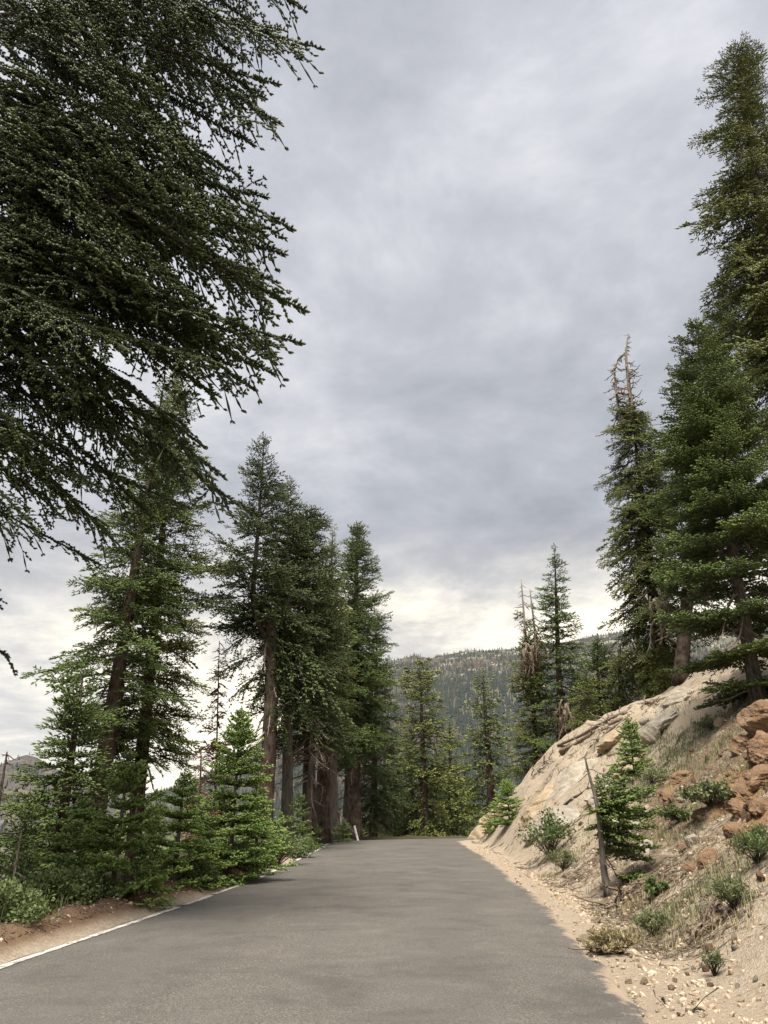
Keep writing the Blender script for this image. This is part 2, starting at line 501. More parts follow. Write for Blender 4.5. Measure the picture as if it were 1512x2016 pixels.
def tube(P, R, sides=4, cap=True):
    P = np.asarray(P, float); R = np.asarray(R, float); n = len(P)
    T = np.gradient(P, axis=0); T /= np.linalg.norm(T, axis=1)[:, None] + 1e-9
    ref = np.array([0, 0, 1.0]) if abs(T[:, 2]).mean() < 0.8 else np.array([1.0, 0, 0])
    A = np.cross(T, ref); A /= np.linalg.norm(A, axis=1)[:, None] + 1e-9
    B = np.cross(T, A)
    th = np.arange(sides) / sides * 2 * math.pi
    V = P[:, None] + R[:, None, None] * (np.cos(th)[None, :, None] * A[:, None] + np.sin(th)[None, :, None] * B[:, None])
    V = V.reshape(-1, 3)
    i = np.arange(n - 1)[:, None] * sides; j = np.arange(sides)[None]; j2 = (j + 1) % sides
    a = (i + j).ravel(); b = (i + j2).ravel(); c = (i + sides + j2).ravel(); d = (i + sides + j).ravel()
    F = np.concatenate([np.stack([a, b, c], 1), np.stack([a, c, d], 1)])
    if cap:
        V = np.concatenate([V, P[:1], P[-1:]]); e = n * sides
        q = np.arange(sides); q2 = (q + 1) % sides
        F = np.concatenate([F, np.stack([q2, q, np.full(sides, e)], 1), np.stack([(n - 1) * sides + q, (n - 1) * sides + q2, np.full(sides, e + 1)], 1)])
    return V, F


def spindles(P0, P1, R, T, mid=0.55):
    P0 = np.asarray(P0); P1 = np.asarray(P1); R = np.asarray(R); T = np.asarray(T); n = len(P0)
    D = P1 - P0; D /= np.linalg.norm(D, axis=1)[:, None] + 1e-9
    ref = np.where(np.abs(D[:, 2:3]) < 0.9, np.array([[0, 0, 1.0]]), np.array([[1.0, 0, 0]]))
    A = np.cross(D, ref); A /= np.linalg.norm(A, axis=1)[:, None] + 1e-9
    B = np.cross(D, A)
    Mp = P0 * (1 - mid) + P1 * mid
    vs = [P0]
    for k in range(3):
        th = k * 2.0944 + 0.5
        vs.append(Mp + R[:, None] * (math.cos(th) * A + math.sin(th) * B))
    vs.append(P1)
    V = np.stack(vs, 1).reshape(-1, 3)
    o = np.arange(n)[:, None] * 5
    f = np.array([[0, 2, 1], [0, 3, 2], [0, 1, 3], [4, 1, 2], [4, 2, 3], [4, 3, 1]])
    F = (o[:, :, None] + f[None]).reshape(-1, 3)
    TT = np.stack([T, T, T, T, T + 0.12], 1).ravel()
    return V, F, TT


def needles(P0, P1, T, m, ln, wd, rng):
    n = len(P0)
    P0 = np.repeat(P0, m, 0); P1 = np.repeat(P1, m, 0); T = np.repeat(T, m)
    k = rng.random(n * m)[:, None]
    D = P1 - P0; D /= np.linalg.norm(D, axis=1)[:, None] + 1e-9
    rd = rng.normal(size=(n * m, 3)); rd -= (rd * D).sum(1)[:, None] * D; rd /= np.linalg.norm(rd, axis=1)[:, None] + 1e-9
    rd[:, 2] += 0.25
    nd = D * 0.55 + rd; nd /= np.linalg.norm(nd, axis=1)[:, None]
    b = P0 + (P1 - P0) * k
    sd = np.cross(nd, D); sd /= np.linalg.norm(sd, axis=1)[:, None] + 1e-9
    L = (ln * (0.7 + 0.6 * rng.random(n * m)))[:, None]
    V = np.stack([b - sd * wd, b + sd * wd, b + nd * L], 1).reshape(-1, 3)
    F = np.arange(n * m * 3).reshape(-1, 3)
    return V, F, np.repeat(T + rng.uniform(-.08, .12, n * m), 3)


# ------------------------------------------------------------------ boughs
def gen_bough(L, seed, sp2=.16, sp3=.12, sl=.14, sr=.02, droop=.12, tip=.10, width=.42, bare=.18, lift=.25, nd=0, sag=.10, roll=.35, rag=.25, tp=.75, coat=.0):
    rng = np.random.default_rng(seed)
    S = Soup()
    p0s, p1s, rs, ts = [], [], [], []
    UP = np.array([0, 0, 1.0])

    def shoot(p, d, l, t, r=sr):
        p0s.append(p); p1s.append(p + d * l); rs.append(r * rng.uniform(.8, 1.2)); ts.append(t)

    def rot(d, n, a):
        return d * math.cos(a) + np.cross(n, d) * math.sin(a)

    def twig(p, d, n, l, lvl, tb):
        step = sp3 if lvl > 0 else sp2
        k = step * rng.uniform(.4, 1); side = rng.choice([-1, 1])
        prev = p
        sg = sag * rng.uniform(.3, 1.5)
        pts = [p]
        while k < l:
            t = k / l
            q = p + d * k + UP * (-sg * l * t * t) + np.cross(n, d) * (0.06 * l * math.sin(3 * t + tb * 9))
            dd = q - prev; dd /= np.linalg.norm(dd) + 1e-9
            for sd in ((side,) if rng.random() < .7 else (side, -side)):
                a = math.radians(rng.uniform(35, 60)) * sd
                cd = rot(dd, n, a) + UP * lift * rng.uniform(-.4, 1.3); cd /= np.linalg.norm(cd)
                cl = (l - k) * 0.5 + sl * .6
                if lvl < 1 and cl > sl * 2.2:
                    twig(q, cd, n, min(cl, .7) * rng.uniform(.7, 1.1), lvl + 1, rng.random())
                else:
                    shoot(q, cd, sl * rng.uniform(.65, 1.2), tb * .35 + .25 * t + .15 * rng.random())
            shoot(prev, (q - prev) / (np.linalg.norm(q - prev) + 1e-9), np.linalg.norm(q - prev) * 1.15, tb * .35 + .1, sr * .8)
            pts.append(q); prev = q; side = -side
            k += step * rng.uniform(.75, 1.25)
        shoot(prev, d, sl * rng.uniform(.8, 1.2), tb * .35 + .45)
        if len(pts) > 2 and l > .25:
            S.add(*tube(np.array(pts)[::max(1, len(pts) // 4)], np.linspace(.004 + l * .006, .003, len(np.array(pts)[::max(1, len(pts) // 4)])), 3, False), mi=1)

    ss = np.linspace(0, 1, 9)
    w1, w2 = rng.uniform(-.06, .06), rng.uniform(-.04, .04)
    def ax(s):
        return np.array([L * s, L * (w1 * s * s + w2 * math.sin(5 * s)), L * (-droop * s ** 1.5 + tip * s ** 3)])
    P = np.array([ax(s) for s in ss])
    S.add(*tube(P, (.0065 * L + .004) * (1 - ss) ** .8 + .004, 5, False), mi=1)
    k = bare * L * rng.uniform(.8, 1.2); side = 1
    while k < L * .97:
        s = k / L
        q = ax(s); t3 = ax(min(1, s + .03)) - ax(max(0, s - .03)); t3 /= np.linalg.norm(t3)
        env = width * L * (1 - s) ** tp * (.35 + .65 * min(1, (s - bare * .7) / .3)) + sl
        for sd in (side, -side):
            if rng.random() < .12: continue
            l2 = env * rng.uniform(1 - rag, 1 + rag * .6)
            nrm = rot(UP, t3, rng.normal(0, roll)); nrm /= np.linalg.norm(nrm)
            d2 = rot(t3, nrm, sd * math.radians(rng.uniform(42, 68) - 18 * s))
            if l2 > sl * 1.5:
                twig(q, d2, nrm, l2, 0 if l2 > .5 else 1, rng.random())
            else:
                shoot(q, d2, sl, .4 + .3 * rng.random())
        if rng.random() < .5:       # shoots on the limb's upper side
            shoot(q, (t3 * .6 + UP * .8) / 1.1, sl * rng.uniform(.5, 1), .35 + .3 * rng.random())
        k += sp2 * rng.uniform(.75, 1.25); side = -side
    if coat:
        k = coat * L
        while k < L:
            q = ax(k / L); t3 = ax(min(1, k / L + .02)) - ax(k / L - .02); t3 /= np.linalg.norm(t3)
            shoot(q, t3, sp3 * 1.6, .3)
            for sd in (-1, 1):
                d2 = rot(t3, UP, sd * math.radians(rng.uniform(30, 60))) + UP * rng.normal(.1, .35)
                shoot(q, d2 / np.linalg.norm(d2), sl * rng.uniform(.7, 1.3), .3 + .3 * rng.random())
            k += sp3 * .8
    shoot(ax(1), (ax(1) - ax(.95)) / np.linalg.norm(ax(1) - ax(.95)), sl, .7)
    p0s, p1s, rs, ts = map(np.array, (p0s, p1s, rs, ts))
    V, F, T = spindles(p0s, p1s, rs, ts)
    S.add(V, F, 0, T)
    if nd:
        V, F, T = needles(p0s, p1s, ts, nd, .026, .0036, rng)
        S.add(V, F, 0, T)
    return S.arrays(), ax(1.0)


LIB = {}


def lib(style, lengths, nvar=2, **kw):
    out = []
    for i, L in enumerate(lengths):
        for v in range(nvar):
            arr, tip = gen_bough(L, 1000 * i + 77 * v + len(LIB) * 7 + 5, **kw)
            out.append(dict(L=L, arr=arr, tip=tip, me={}))
    LIB[style] = out


lib('near', (.8, 1.6, 2.6, 3.8, 5.0, 6.3), 2, sp2=.27, sp3=.052, sl=.078, sr=.021, droop=.20, tip=.04, width=.25, bare=.22, lift=.22, nd=6, sag=.32, roll=.38, rag=.6, tp=.35, coat=.62)
lib('fine', (.25, .5, .9, 1.4, 2.1), 2, sp2=.11, sp3=.066, sl=.085, sr=.022, droop=.05, tip=.13, width=.48, bare=.08, lift=.55, nd=5, sag=.0, roll=.16)
lib('mid', (.5, 1.0, 1.7, 2.5), 2, sp2=.155, sp3=.082, sl=.18, sr=.025, droop=.14, tip=.10, width=.42, bare=.12, lift=.38, sag=.14, roll=.4)
lib('hang', (.5, 1.0, 1.7, 2.5), 2, sp2=.16, sp3=.115, sl=.17, sr=.036, droop=.45, tip=.05, width=.40, bare=.1, lift=.2, sag=.4, roll=.6)
lib('far', (.5, 1.1, 2.0), 2, sp2=.25, sp3=.165, sl=.28, sr=.047, droop=.16, tip=.10, width=.42, bare=.1, lift=.35, sag=.15, roll=.4)
lib('wood', (.6, 1.4, 2.4), 1, sp2=.55, sp3=.6, sl=.75, sr=.19, droop=.2, tip=.1, width=.42, bare=.1, lift=.3, sag=.15)


def gen_bare(L, seed, droop=.35, k_=1.0):
    rng = np.random.default_rng(seed)
    S = Soup()
    ss = np.linspace(0, 1, 8)
    P = np.stack([L * ss, L * rng.uniform(-.12, .12) * np.sin(3 * ss), L * (-droop * ss ** 1.7 + .05 * np.sin(6 * ss + rng.random()))], 1)
    S.add(*tube(P, ((.016 * L + .006) * (1 - ss) + .007) * (1 + .45 * (k_ - 1)), 4))
    for k in range(int(4 + L * 9)):
        s = rng.uniform(.25, .98); i = min(6, int(s * 7)); q = P[i] + (P[i + 1] - P[i]) * (s * 7 - i)
        l = L * rng.uniform(.1, .35) * (1.15 - s)
        d = np.array([rng.uniform(.2, .9), rng.choice([-1, 1]) * rng.uniform(.3, 1), rng.uniform(-.7, .2)]); d /= np.linalg.norm(d)
        S.add(*tube(np.stack([q, q + d * l * .5, q + d * l + np.array([0, 0, -.15 * l])]), np.array([.009, .008, .004]) * k_, 3))
    return S.arrays(), P[-1]


BARE = []
for i, L in enumerate((.4, .8, 1.3, 2.0)):
    for v in range(2):
        arr, tip = gen_bare(L, 31 * i + v, .15 + .25 * v)
        BARE.append(dict(L=L, arr=(arr[0], arr[1], arr[2] * 0, arr[3]), tip=tip, me={}))
LIB['bare'] = BARE


FARB = []
for i, L in enumerate((.4, .8, 1.3, 2.0)):
    for v in range(3):
        arr, tip = gen_bare(L, 531 * i + v, .05 + .22 * v, 2.6)
        FARB.append(dict(L=L, arr=(arr[0], arr[1], arr[2] * 0, arr[3]), tip=tip, me={}))
LIB['barefar'] = FARB


def pick(style, L, rng):
    c = LIB[style]
    e = np.array([abs(math.log(b['L'] / L)) for b in c])
    ok = np.nonzero(e < e.min() + 0.02)[0]
    return c[ok[rng.integers(len(ok))]]


def aim(b, start, tip_, roll=0.0):
    """matrix that lays a bough from start to a tip"""
    v = np.asarray(tip_) - np.asarray(start)
    ln = np.linalg.norm(v); c = b['tip']; s = ln / np.linalg.norm(c)
    q = Vector(v).to_track_quat('X', 'Z').to_matrix()
    qc = Vector(c).to_track_quat('X', 'Z').to_matrix()
    m = (q @ Matrix.Rotation(roll, 3, 'X') @ qc.inverted()) * s
    return np.array(m), np.asarray(start, float)


def rotz_pitch(az, pitch, roll, s):
    m = Matrix.Rotation(az, 3, 'Z') @ Matrix.Rotation(-pitch, 3, 'Y') @ Matrix.Rotation(roll, 3, 'X')
    return np.array(m) * s


def set_m(o, m, t):
    M4 = Matrix([list(m[0]) + [t[0]], list(m[1]) + [t[1]], list(m[2]) + [t[2]], [0, 0, 0, 1]])
    o.matrix_local = M4


def bough_object(root, b, m, t, mats, name='bough'):
    key = tuple(mats)
    if key not in b['me']:
        V, F, MI, T = b['arr']
        b['me'][key] = mesh(name, V, F, mats, MI, T)
    o = obj(name, b['me'][key], root)
    set_m(o, m, t)
    return o


def trunk_mesh(pts, r0, r1, barkm, seed, sides=14, flare=.35, power=.8):
    rng = np.random.default_rng(seed)
    pts = np.asarray(pts, float)
    d = np.concatenate([[0], np.cumsum(np.linalg.norm(np.diff(pts, axis=0), axis=1))])
    n = max(14, int(d[-1] / .5))
    dd = np.linspace(0, d[-1], n)
    P = np.stack([np.interp(dd, d, pts[:, k]) for k in range(3)], 1)
    for _ in range(3):
        P[1:-1] = .25 * P[:-2] + .5 * P[1:-1] + .25 * P[2:]
    t = dd / d[-1]
    R = r1 + (r0 - r1) * (1 - t) ** power + r0 * flare * np.exp(-dd / (r0 * 2.2))
    V, F = tube(P, R, sides)
    th = np.tile(np.arange(sides), n) / sides * 6.283; zz = np.repeat(dd, sides)
    w = 1 + .10 * fbm(th * 2.2 + seed, zz * .5, 3, seed) + .05 * fbm(th * 6, zz * 2, 2, seed + 4)
    c = np.repeat(P, sides, 0)
    V[:n * sides] = c + (V[:n * sides] - c) * w[:, None]
    return mesh('trunk', V, F, [barkm]), P, dd / d[-1]


TRI = {}


def fir(label, x, y, top, prof, *, name='fir_tree', cat='tree', group=None, style='mid', mats=('needles_fir', 'bark_limb'), barkm='bark_red',
        r0=.3, whorl=.42, nb=5, pitch=(-18, 0, 40), seed=1, cb=.1, bare_to=None, parts=False, bend=None, extra=None, zb=None, lum=.25, dead=0, topx=None, topy=None, pj=7, power=.9, spike=0., bias=None, bough='bough'):
    """prof: [(t, reach in metres)], t = 0 at the ground, 1 at the tip; cb = where the green crown starts"""
    rng = np.random.default_rng(seed)
    z0 = (H1(x, y) - .12) if zb is None else zb
    root = thing(name, label, cat, (x, y, z0), group)
    Ht = top - z0
    tx = 0 if topx is None else topx - x; ty = 0 if topy is None else topy - y
    pts = [(0, 0, 0), (tx * .3, ty * .3, Ht * .35), (tx * .65, ty * .65, Ht * .7), (tx, ty, Ht)] if bend is None else bend
    me, P, tt = trunk_mesh(pts, r0, .012, barkm, seed, power=power)
    obj('trunk', me, root)
    Pz = lambda t: np.array([np.interp(t, tt, P[:, k]) for k in range(3)])
    pt = [p[0] for p in prof]; pr = [p[1] for p in prof]
    items = []
    z = cb * Ht; az0 = rng.random() * 6.28
    while z < Ht * (1 - spike) - .08:
        t = z / Ht
        r = np.interp(t, pt, pr)
        loc = whorl * (.55 + .45 * (1 - t)) if r > .25 else whorl * .5
        n = max(3, int(round(nb * rng.uniform(.8, 1.2))))
        az0 += 2.4
        for k in range(n):
            az = az0 + k * 6.283 / n + rng.normal(0, .28)
            L = r * rng.uniform(1 - lum, 1 + lum * .6) * (1 + .45 * float(fbm([az * 1.2 + seed], [z * .45], 2, seed)[0]))
            if bias is not None: L *= bias(az, t)
            if L < .06: continue
            if rng.random() < .06: continue
            pa = math.radians(np.interp(t, (0, .5, 1), pitch) + rng.normal(0, pj))
            b = pick(style, L, rng)
            items.append((b, rotz_pitch(az, pa, rng.normal(0, .02 * pj), L / b['L']), Pz(min(1, t + rng.normal(0, .004)))))
        z += loc * rng.uniform(.75, 1.25)
    # leader shoot
    b = pick(style, min(.3, max(.15, Ht * .02)), rng)
    if spike == 0:
        items.append((b, rotz_pitch(rng.random() * 6, math.radians(86), 0, .9), P[-1] - np.array([0, 0, .22])))
    for e in (extra or []):
        items.append(e(Pz, Ht, rng))
    rest = items
    if parts or style in ('mid', 'hang'):
        big = sorted(items, key=lambda i: -i[0]['L'])
        for b, m, t in big[:295]:
            bough_object(root, b, m, t, mats, bough)
        rest = big[295:]
    if rest:
        S = Soup()
        for b, m, t in rest:
            V, F, MI, T = b['arr']
            S.add(V @ m.T + t, F, MI, np.clip(T + rng.uniform(-.12, .12), 0, 1))
        me = S.mesh('crown', mats)
        o = obj('crown', me, root, 'stuff')
        TRI[label] = S.n
    # dead limbs on the lower trunk
    for k in range(dead):
        t = rng.uniform(.04 if bare_to is None else bare_to[0], (cb + .15) if bare_to is None else bare_to[1])
        L = rng.uniform(.5, 1.6) * (0.5 + np.interp(t, pt, pr) * .4)
        b = pick('bare', min(2, L), rng)
        o = bough_object(root, b, rotz_pitch(rng.random() * 6.28, math.radians(rng.uniform(-45, 0)), 0, L / b['L']), Pz(t), ['dead_wood'], 'dead_limb')
    return root


def copy_tree(src, loc, rz, sc, label, group=None):
    r = src.copy(); col.objects.link(r)
    r.location = loc; r.rotation_euler = (0, 0, rz); r.scale = (sc, sc, sc)
    r['label'] = label
    if group: r['group'] = group
    for ch in list(src.children):
        c = ch.copy(); col.objects.link(c); c.parent = r
    return r


#STRUCTURE
# ------------------------------------------------------------------ ground
def spread(a, b, step, far, g=1.16):
    c = list(np.arange(a, b + step, step))
    s = step; v = c[-1]
    while v < far[1]:
        s *= g; v += s; c.append(v)
    s = step; v = c[0]; lowc = []
    while v > far[0]:
        s *= g; v -= s; lowc.append(v)
    return np.array(lowc[::-1] + c)


gx = spread(-11, 24, .15, (-4500, 4500)); gy = spread(2, 52, .15, (-4500, 4500))
XX, YY = np.meshgrid(gx, gy)
Zg, Sg, Ug, Tg, Lg = H(XX.ravel(), YY.ravel(), True)
xr, yr = XX.ravel(), YY.ravel()
# the bank as the photo shows it: patches of rust-coloured rock soil, brown litter, pale graded shoulder
zone = np.zeros((len(xr), 4), np.float32)
zone[:, 0] = .6 * sstep(-3.05, -3.4, Ug) + .4 * sstep(.85, 1.4, Lg) * (Ug < 0)
zone[:, 0] = np.where((Ug < -HW) & (Sg > 37.5), np.maximum(zone[:, 0], sstep(37, 40, Sg)), zone[:, 0])
for (px, py, r, a) in ((1495, 1560, .8, 1.0), (1480, 1630, .5, .8), (1330, 1545, .55, .8), (1375, 1690, .4, .6), (1505, 1480, .9, 1.0), (950, 1610, .8, .5)):
    p = G(px, py); zone[:, 1] = np.maximum(zone[:, 1], a * np.exp(-((xr - p[0]) ** 2 + (yr - p[1]) ** 2) / (2 * r * r)))
for (px, py, r, a) in ((1260, 1640, 1.4, .8), (1330, 1580, 1.8, .8), (1400, 1480, 2.0, .8), (1230, 1780, 1.0, .8), (1160, 1700, 1.2, .5), (1290, 1720, 1.0, .7), (1240, 1860, .6, .7), (1450, 1700, 1.2, .5), (1200, 1560, 1.5, .35), (1400, 1560, 1.6, .8), (1100, 1480, 2, .35)):
    p = G(px, py); zone[:, 2] = np.maximum(zone[:, 2], a * np.exp(-((xr - p[0]) ** 2 + (yr - p[1]) ** 2) / (2 * r * r)))
zone[:, 2] = np.maximum(zone[:, 2], sstep(43, 50, Sg) * (Ug > 0)) 
zone[:, 3] = sstep(1.3, .2, Ug - HW + .7 * fbm(xr * .9, yr * .9, 3, 15)) * (Ug > HW - .5)
ny, nx = XX.shape
ii = (np.arange(ny - 1)[:, None] * nx + np.arange(nx - 1)[None]).ravel()
FQ = np.stack([ii, ii + 1, ii + nx + 1, ii + nx], 1)
obj('ground', mesh('ground', np.stack([xr, yr, Zg], 1), FQ, ['ground'], attrs={'zone': ('FLOAT_COLOR', zone)}), kind='structure')

# road ribbon and its worn edge line
k0 = int(np.argmin(np.abs(AS + 30))); k1 = int(np.argmin(np.abs(AS - 105)))
idx = np.arange(k0, k1)
cu = np.concatenate([[-1], np.linspace(-.97, .97, 25), [1]])
s_ = AS[idx][:, None]
edge_r = HW + .10 * fbm(s_ * 1.1, 0 * s_, 3, 61) + .05 * fbm(s_ * 4, 0 * s_, 2, 62)
edge_l = HW + .06 * fbm(s_ * 1.1, 0 * s_ + 9, 3, 63) - 0.02
uu = np.where(cu[None] > 0, cu[None] * edge_r, cu[None] * edge_l)
nr = np.stack([AT[idx][:, 1], -AT[idx][:, 0]], 1)
RX = AX[idx][:, None, 0] + uu * nr[:, None, 0]; RY = AX[idx][:, None, 1] + uu * nr[:, None, 1]
RZ = roadz(s_) + .05 * (1 - cu[None] ** 2) - .012 + .012 * fbm(RX * .5, RY * .5, 3, 66) - .045 * (np.abs(cu[None]) > .99)
V = np.stack([RX, RY, RZ + 0 * RX], 2).reshape(-1, 3)
nx_ = len(cu)
ii = (np.arange(len(idx) - 1)[:, None] * nx_ + np.arange(nx_ - 1)[None]).ravel()
F = np.stack([ii, ii + 1, ii + nx_ + 1, ii + nx_], 1)
road = obj('road', mesh('road', V, F, ['asphalt'], attrs={'across': ('FLOAT', np.broadcast_to(cu, uu.shape).ravel())}), kind='structure')


def strip(sa, sb, u0, u1, seed):
    n = max(3, int((sb - sa) / .2)); s = np.linspace(sa, sb, n)
    a = np.interp(s, AS, AX[:, 0]); b = np.interp(s, AS, AX[:, 1]); tx = np.interp(s, AS, AT[:, 0]); ty = np.interp(s, AS, AT[:, 1])
    V = []
    for u, sd in ((u0, 1), (u1, 2)):
        w = u + .022 * fbm(s * 3, 0 * s, 3, seed + sd) + .02 * fbm(s * .6, 0 * s, 2, seed)
        zz = roadz(s) + .05 * (1 - (w / HW) ** 2) + .006
        x_, y_ = a + ty * w, b - tx * w
        V.append(np.stack([x_, y_, zz - .012 + .012 * fbm(x_ * .5, y_ * .5, 3, 66)], 1))
    V = np.stack(V, 1).reshape(-1, 3)
    i = np.arange(n - 1) * 2
    return V, np.stack([i, i + 1, i + 3, i + 2], 1)


line_runs = [(4, 13.6), (13.9, 15.4), (15.7, 18.2), (19.2, 33), (33.3, 37.5), (42.0, 52.5), (53, 70)]
for i, (a, b) in enumerate(line_runs):
    V, F = strip(a, b, -2.90, -2.79, 90 + i)
    obj('edge_line', mesh('edge_line', V, F, ['line_paint']), road, 'structure')

# ------------------------------------------------------------------ mountains
RIDGE_PX = [(-400, 1560), (300, 1560), (450, 1500), (560, 1420), (650, 1345), (700, 1312), (770, 1296), (815, 1284), (848, 1291), (885, 1280), (940, 1272), (1010, 1270), (1080, 1262), (1200, 1240), (1400, 1205), (1700, 1180), (2300, 1250)]
r_az = []; r_el = []
for px, py in RIDGE_PX:
    p = W(px, py, 1.0); r_az.append(math.atan2(p[0], 1)); r_el.append((p[2] - CAM_Z) / math.hypot(p[0], 1))


def mount_z(x, y):
    az = np.arctan2(x, y); D = np.hypot(x, y)
    e = np.interp(az, r_az, r_el) 
    Dr = 2300.0
    t = (D - 300) / (Dr - 300)
    base = -95.0
    zr = CAM_Z + e * Dr - 12
    rise = np.where(t < 1, base + (zr - base) * (0.12 * t + .88 * np.clip(t, 0, 1) ** 1.15), zr - (t - 1) * 900)
    gul = sstep(0, .3, t) * sstep(1.05, .75, t)
    n = fbm(x * .0035, y * .0035, 4, 201) * 55 * gul + fbm(x * .014, y * .014, 4, 202) * 14 * gul
    return rise + n + 5 * fbm(x * .02, y * .02, 2, 203)


def polar(az0, az1, na, D, fz, name, matn):
    az = np.linspace(az0, az1, na)
    A, DD = np.meshgrid(az, D)
    x = (np.sin(A) * DD).ravel(); y = (np.cos(A) * DD).ravel()
    z = fz(x, y)
    n = len(az); i = (np.arange(len(D) - 1)[:, None] * n + np.arange(n - 1)[None]).ravel()
    return obj(name, mesh(name, np.stack([x, y, z], 1), np.stack([i, i + 1, i + n + 1, i + n], 1), [matn]), kind='structure')


polar(-.42, .72, 240, np.linspace(300, 2700, 150), mount_z, 'mountain', 'mountain_soil')
LR = [(-500, 1500), (-150, 1490), (-60, 1512), (0, 1503), (25, 1492), (50, 1484), (75, 1492), (110, 1512), (160, 1545), (260, 1580), (420, 1620)]
l_az = []; l_el = []
for px, py in LR:
    p = W(px, py, 1.0); l_az.append(math.atan2(p[0], 1)); l_el.append((p[2] - CAM_Z) / math.hypot(p[0], 1))


def left_z(x, y):
    az = np.arctan2(x, y); D = np.hypot(x, y)
    e = np.interp(az, l_az, l_el); Dr = 1900.
    t = (D - 500) / (Dr - 500); zr = CAM_Z + e * Dr
    rise = np.where(t < 1, -120 + (zr + 120) * np.clip(t, 0, 1) ** 1.2, zr - (t - 1) * 500)
    g = sstep(0, .3, t) * sstep(1.1, .8, t)
    return rise + g * (22 * fbm(x * .006, y * .006, 4, 301)) + 8 * fbm(x * .02, y * .02, 3, 302) * sstep(0, .3, t)


polar(-.85, -.28, 140, np.linspace(500, 2300, 80), left_z, 'mountain', 'hill_soil')


def far_z(x, y):
    az = np.arctan2(x, y); D = np.hypot(x, y)
    e = np.interp(az, [-1.2, -.6, -.53, -.50, -.47, -.44, -.3, 0], [.05, .072, .086, .092, .082, .085, .06, .04])
    t = (D - 2600) / 1500
    return -100 + (e * 4100 + 100) * np.clip(1 - np.abs(t - 1), 0, 1) + 60 * fbm(x * .003, y * .003, 4, 310)


polar(-1.1, -.2, 120, np.linspace(2600, 5000, 40), far_z, 'far_mountain', 'mountain_soil')


def tree_scatter(name, n, az, Dlo, Dhi, fz, seed, size, thin, parent=None):
    rng = np.random.default_rng(seed)
    a = rng.uniform(*az, n); D = np.sqrt(rng.uniform(Dlo ** 2, Dhi ** 2, n))
    x = np.sin(a) * D; y = np.cos(a) * D
    z = fz(x, y)
    open_ = fbm(x * .011, y * .011, 3, seed) + .5 * fbm(x * .04, y * .04, 2, seed + 1) + thin(D)
    keep = open_ + rng.uniform(-.25, .25, n) < .42
    x, y, z, D = x[keep], y[keep], z[keep], D[keep]; n = len(x)
    h = size * rng.uniform(.45, 1.25, n) * np.interp(D, [500, 1000, 2200], [1.1, .95, .45]); r = h * rng.uniform(.13, .22, n)
    red = (fbm(x * .006 + 3, y * .006, 3, seed + 5) + rng.normal(0, .3, n)) > .45
    tint = np.where(red, .85 + .2 * rng.random(n), .05 + .45 * rng.random(n))
    th = np.arange(5) / 5 * 6.283
    ring = np.stack([np.cos(th), np.sin(th), 0 * th], 1)
    ph = rng.uniform(.7, 1.25, (n, 5, 1))
    base = np.stack([x, y, z], 1)
    V1 = base[:, None] + ring[None] * r[:, None, None] * ph + np.array([0, 0, 1]) * (h * .06)[:, None, None]
    V2 = base[:, None] + ring[None] * (r * .62)[:, None, None] * ph[:, ::-1] + np.array([0, 0, 1]) * (h * .42)[:, None, None]
    m1 = base + np.array([0, 0, 1]) * (h * .68)[:, None]; tp = base + np.array([0, 0, 1]) * h[:, None]
    V = np.concatenate([V1, V2, m1[:, None], tp[:, None]], 1).reshape(-1, 3)
    o = np.arange(n)[:, None, None] * 12
    q = np.arange(5); q2 = (q + 1) % 5
    f = np.concatenate([np.stack([q, q2, q * 0 + 10], 1), np.stack([5 + q, 5 + q2, q * 0 + 11], 1)])
    F = (o + f[None]).reshape(-1, 3)
    me = mesh(name, V, F, ['mountain_tree'], tint=np.repeat(tint, 12), smooth=False)
    return obj(name, me, kind='stuff', label='conifer forest covering the mountain slopes across the valley', cat='forest')


tree_scatter('forest', 42000, (-.28, .62), 420, 2320, mount_z, 11, 19, lambda D: .62 * sstep(1400, 2250, D) - .45)
tree_scatter('forest', 2600, (-.80, -.30), 520, 1900, left_z, 13, 17, lambda D: .35 * sstep(1300, 1900, D) - .25)

# HAZE: thin mountain air
hm = bpy.data.materials.new('haze'); hm.use_nodes = True
N, M_, R_, X_ = NT(hm.node_tree)
pv = N('ShaderNodeVolumePrincipled', Density=0.000022, Color=(.86, .90, .96, 1), Anisotropy=0.0)
N('ShaderNodeOutputMaterial', Volume=pv.outputs[0])
MAT['haze'] = hm
hx, hz0, hz1 = 5400, -260, 760
hv = [(x_, y_, z_) for z_ in (hz0, hz1) for x_, y_ in ((-hx, -hx), (hx, -hx), (hx, hx), (-hx, hx))]
obj('haze', mesh('haze', hv, [(0, 3, 2, 1), (4, 5, 6, 7), (0, 1, 5, 4), (1, 2, 6, 5), (2, 3, 7, 6), (3, 0, 4, 7)], ['haze'], smooth=False), kind='stuff')

#OBJECTS
# ------------------------------------------------------------------ trees
def at(px, d, py=1300):
    p = W(px, py, d)
    return p[0], p[1]


def topz(px, py, d):
    p = W(px, py, d)
    return p[2], p[0]


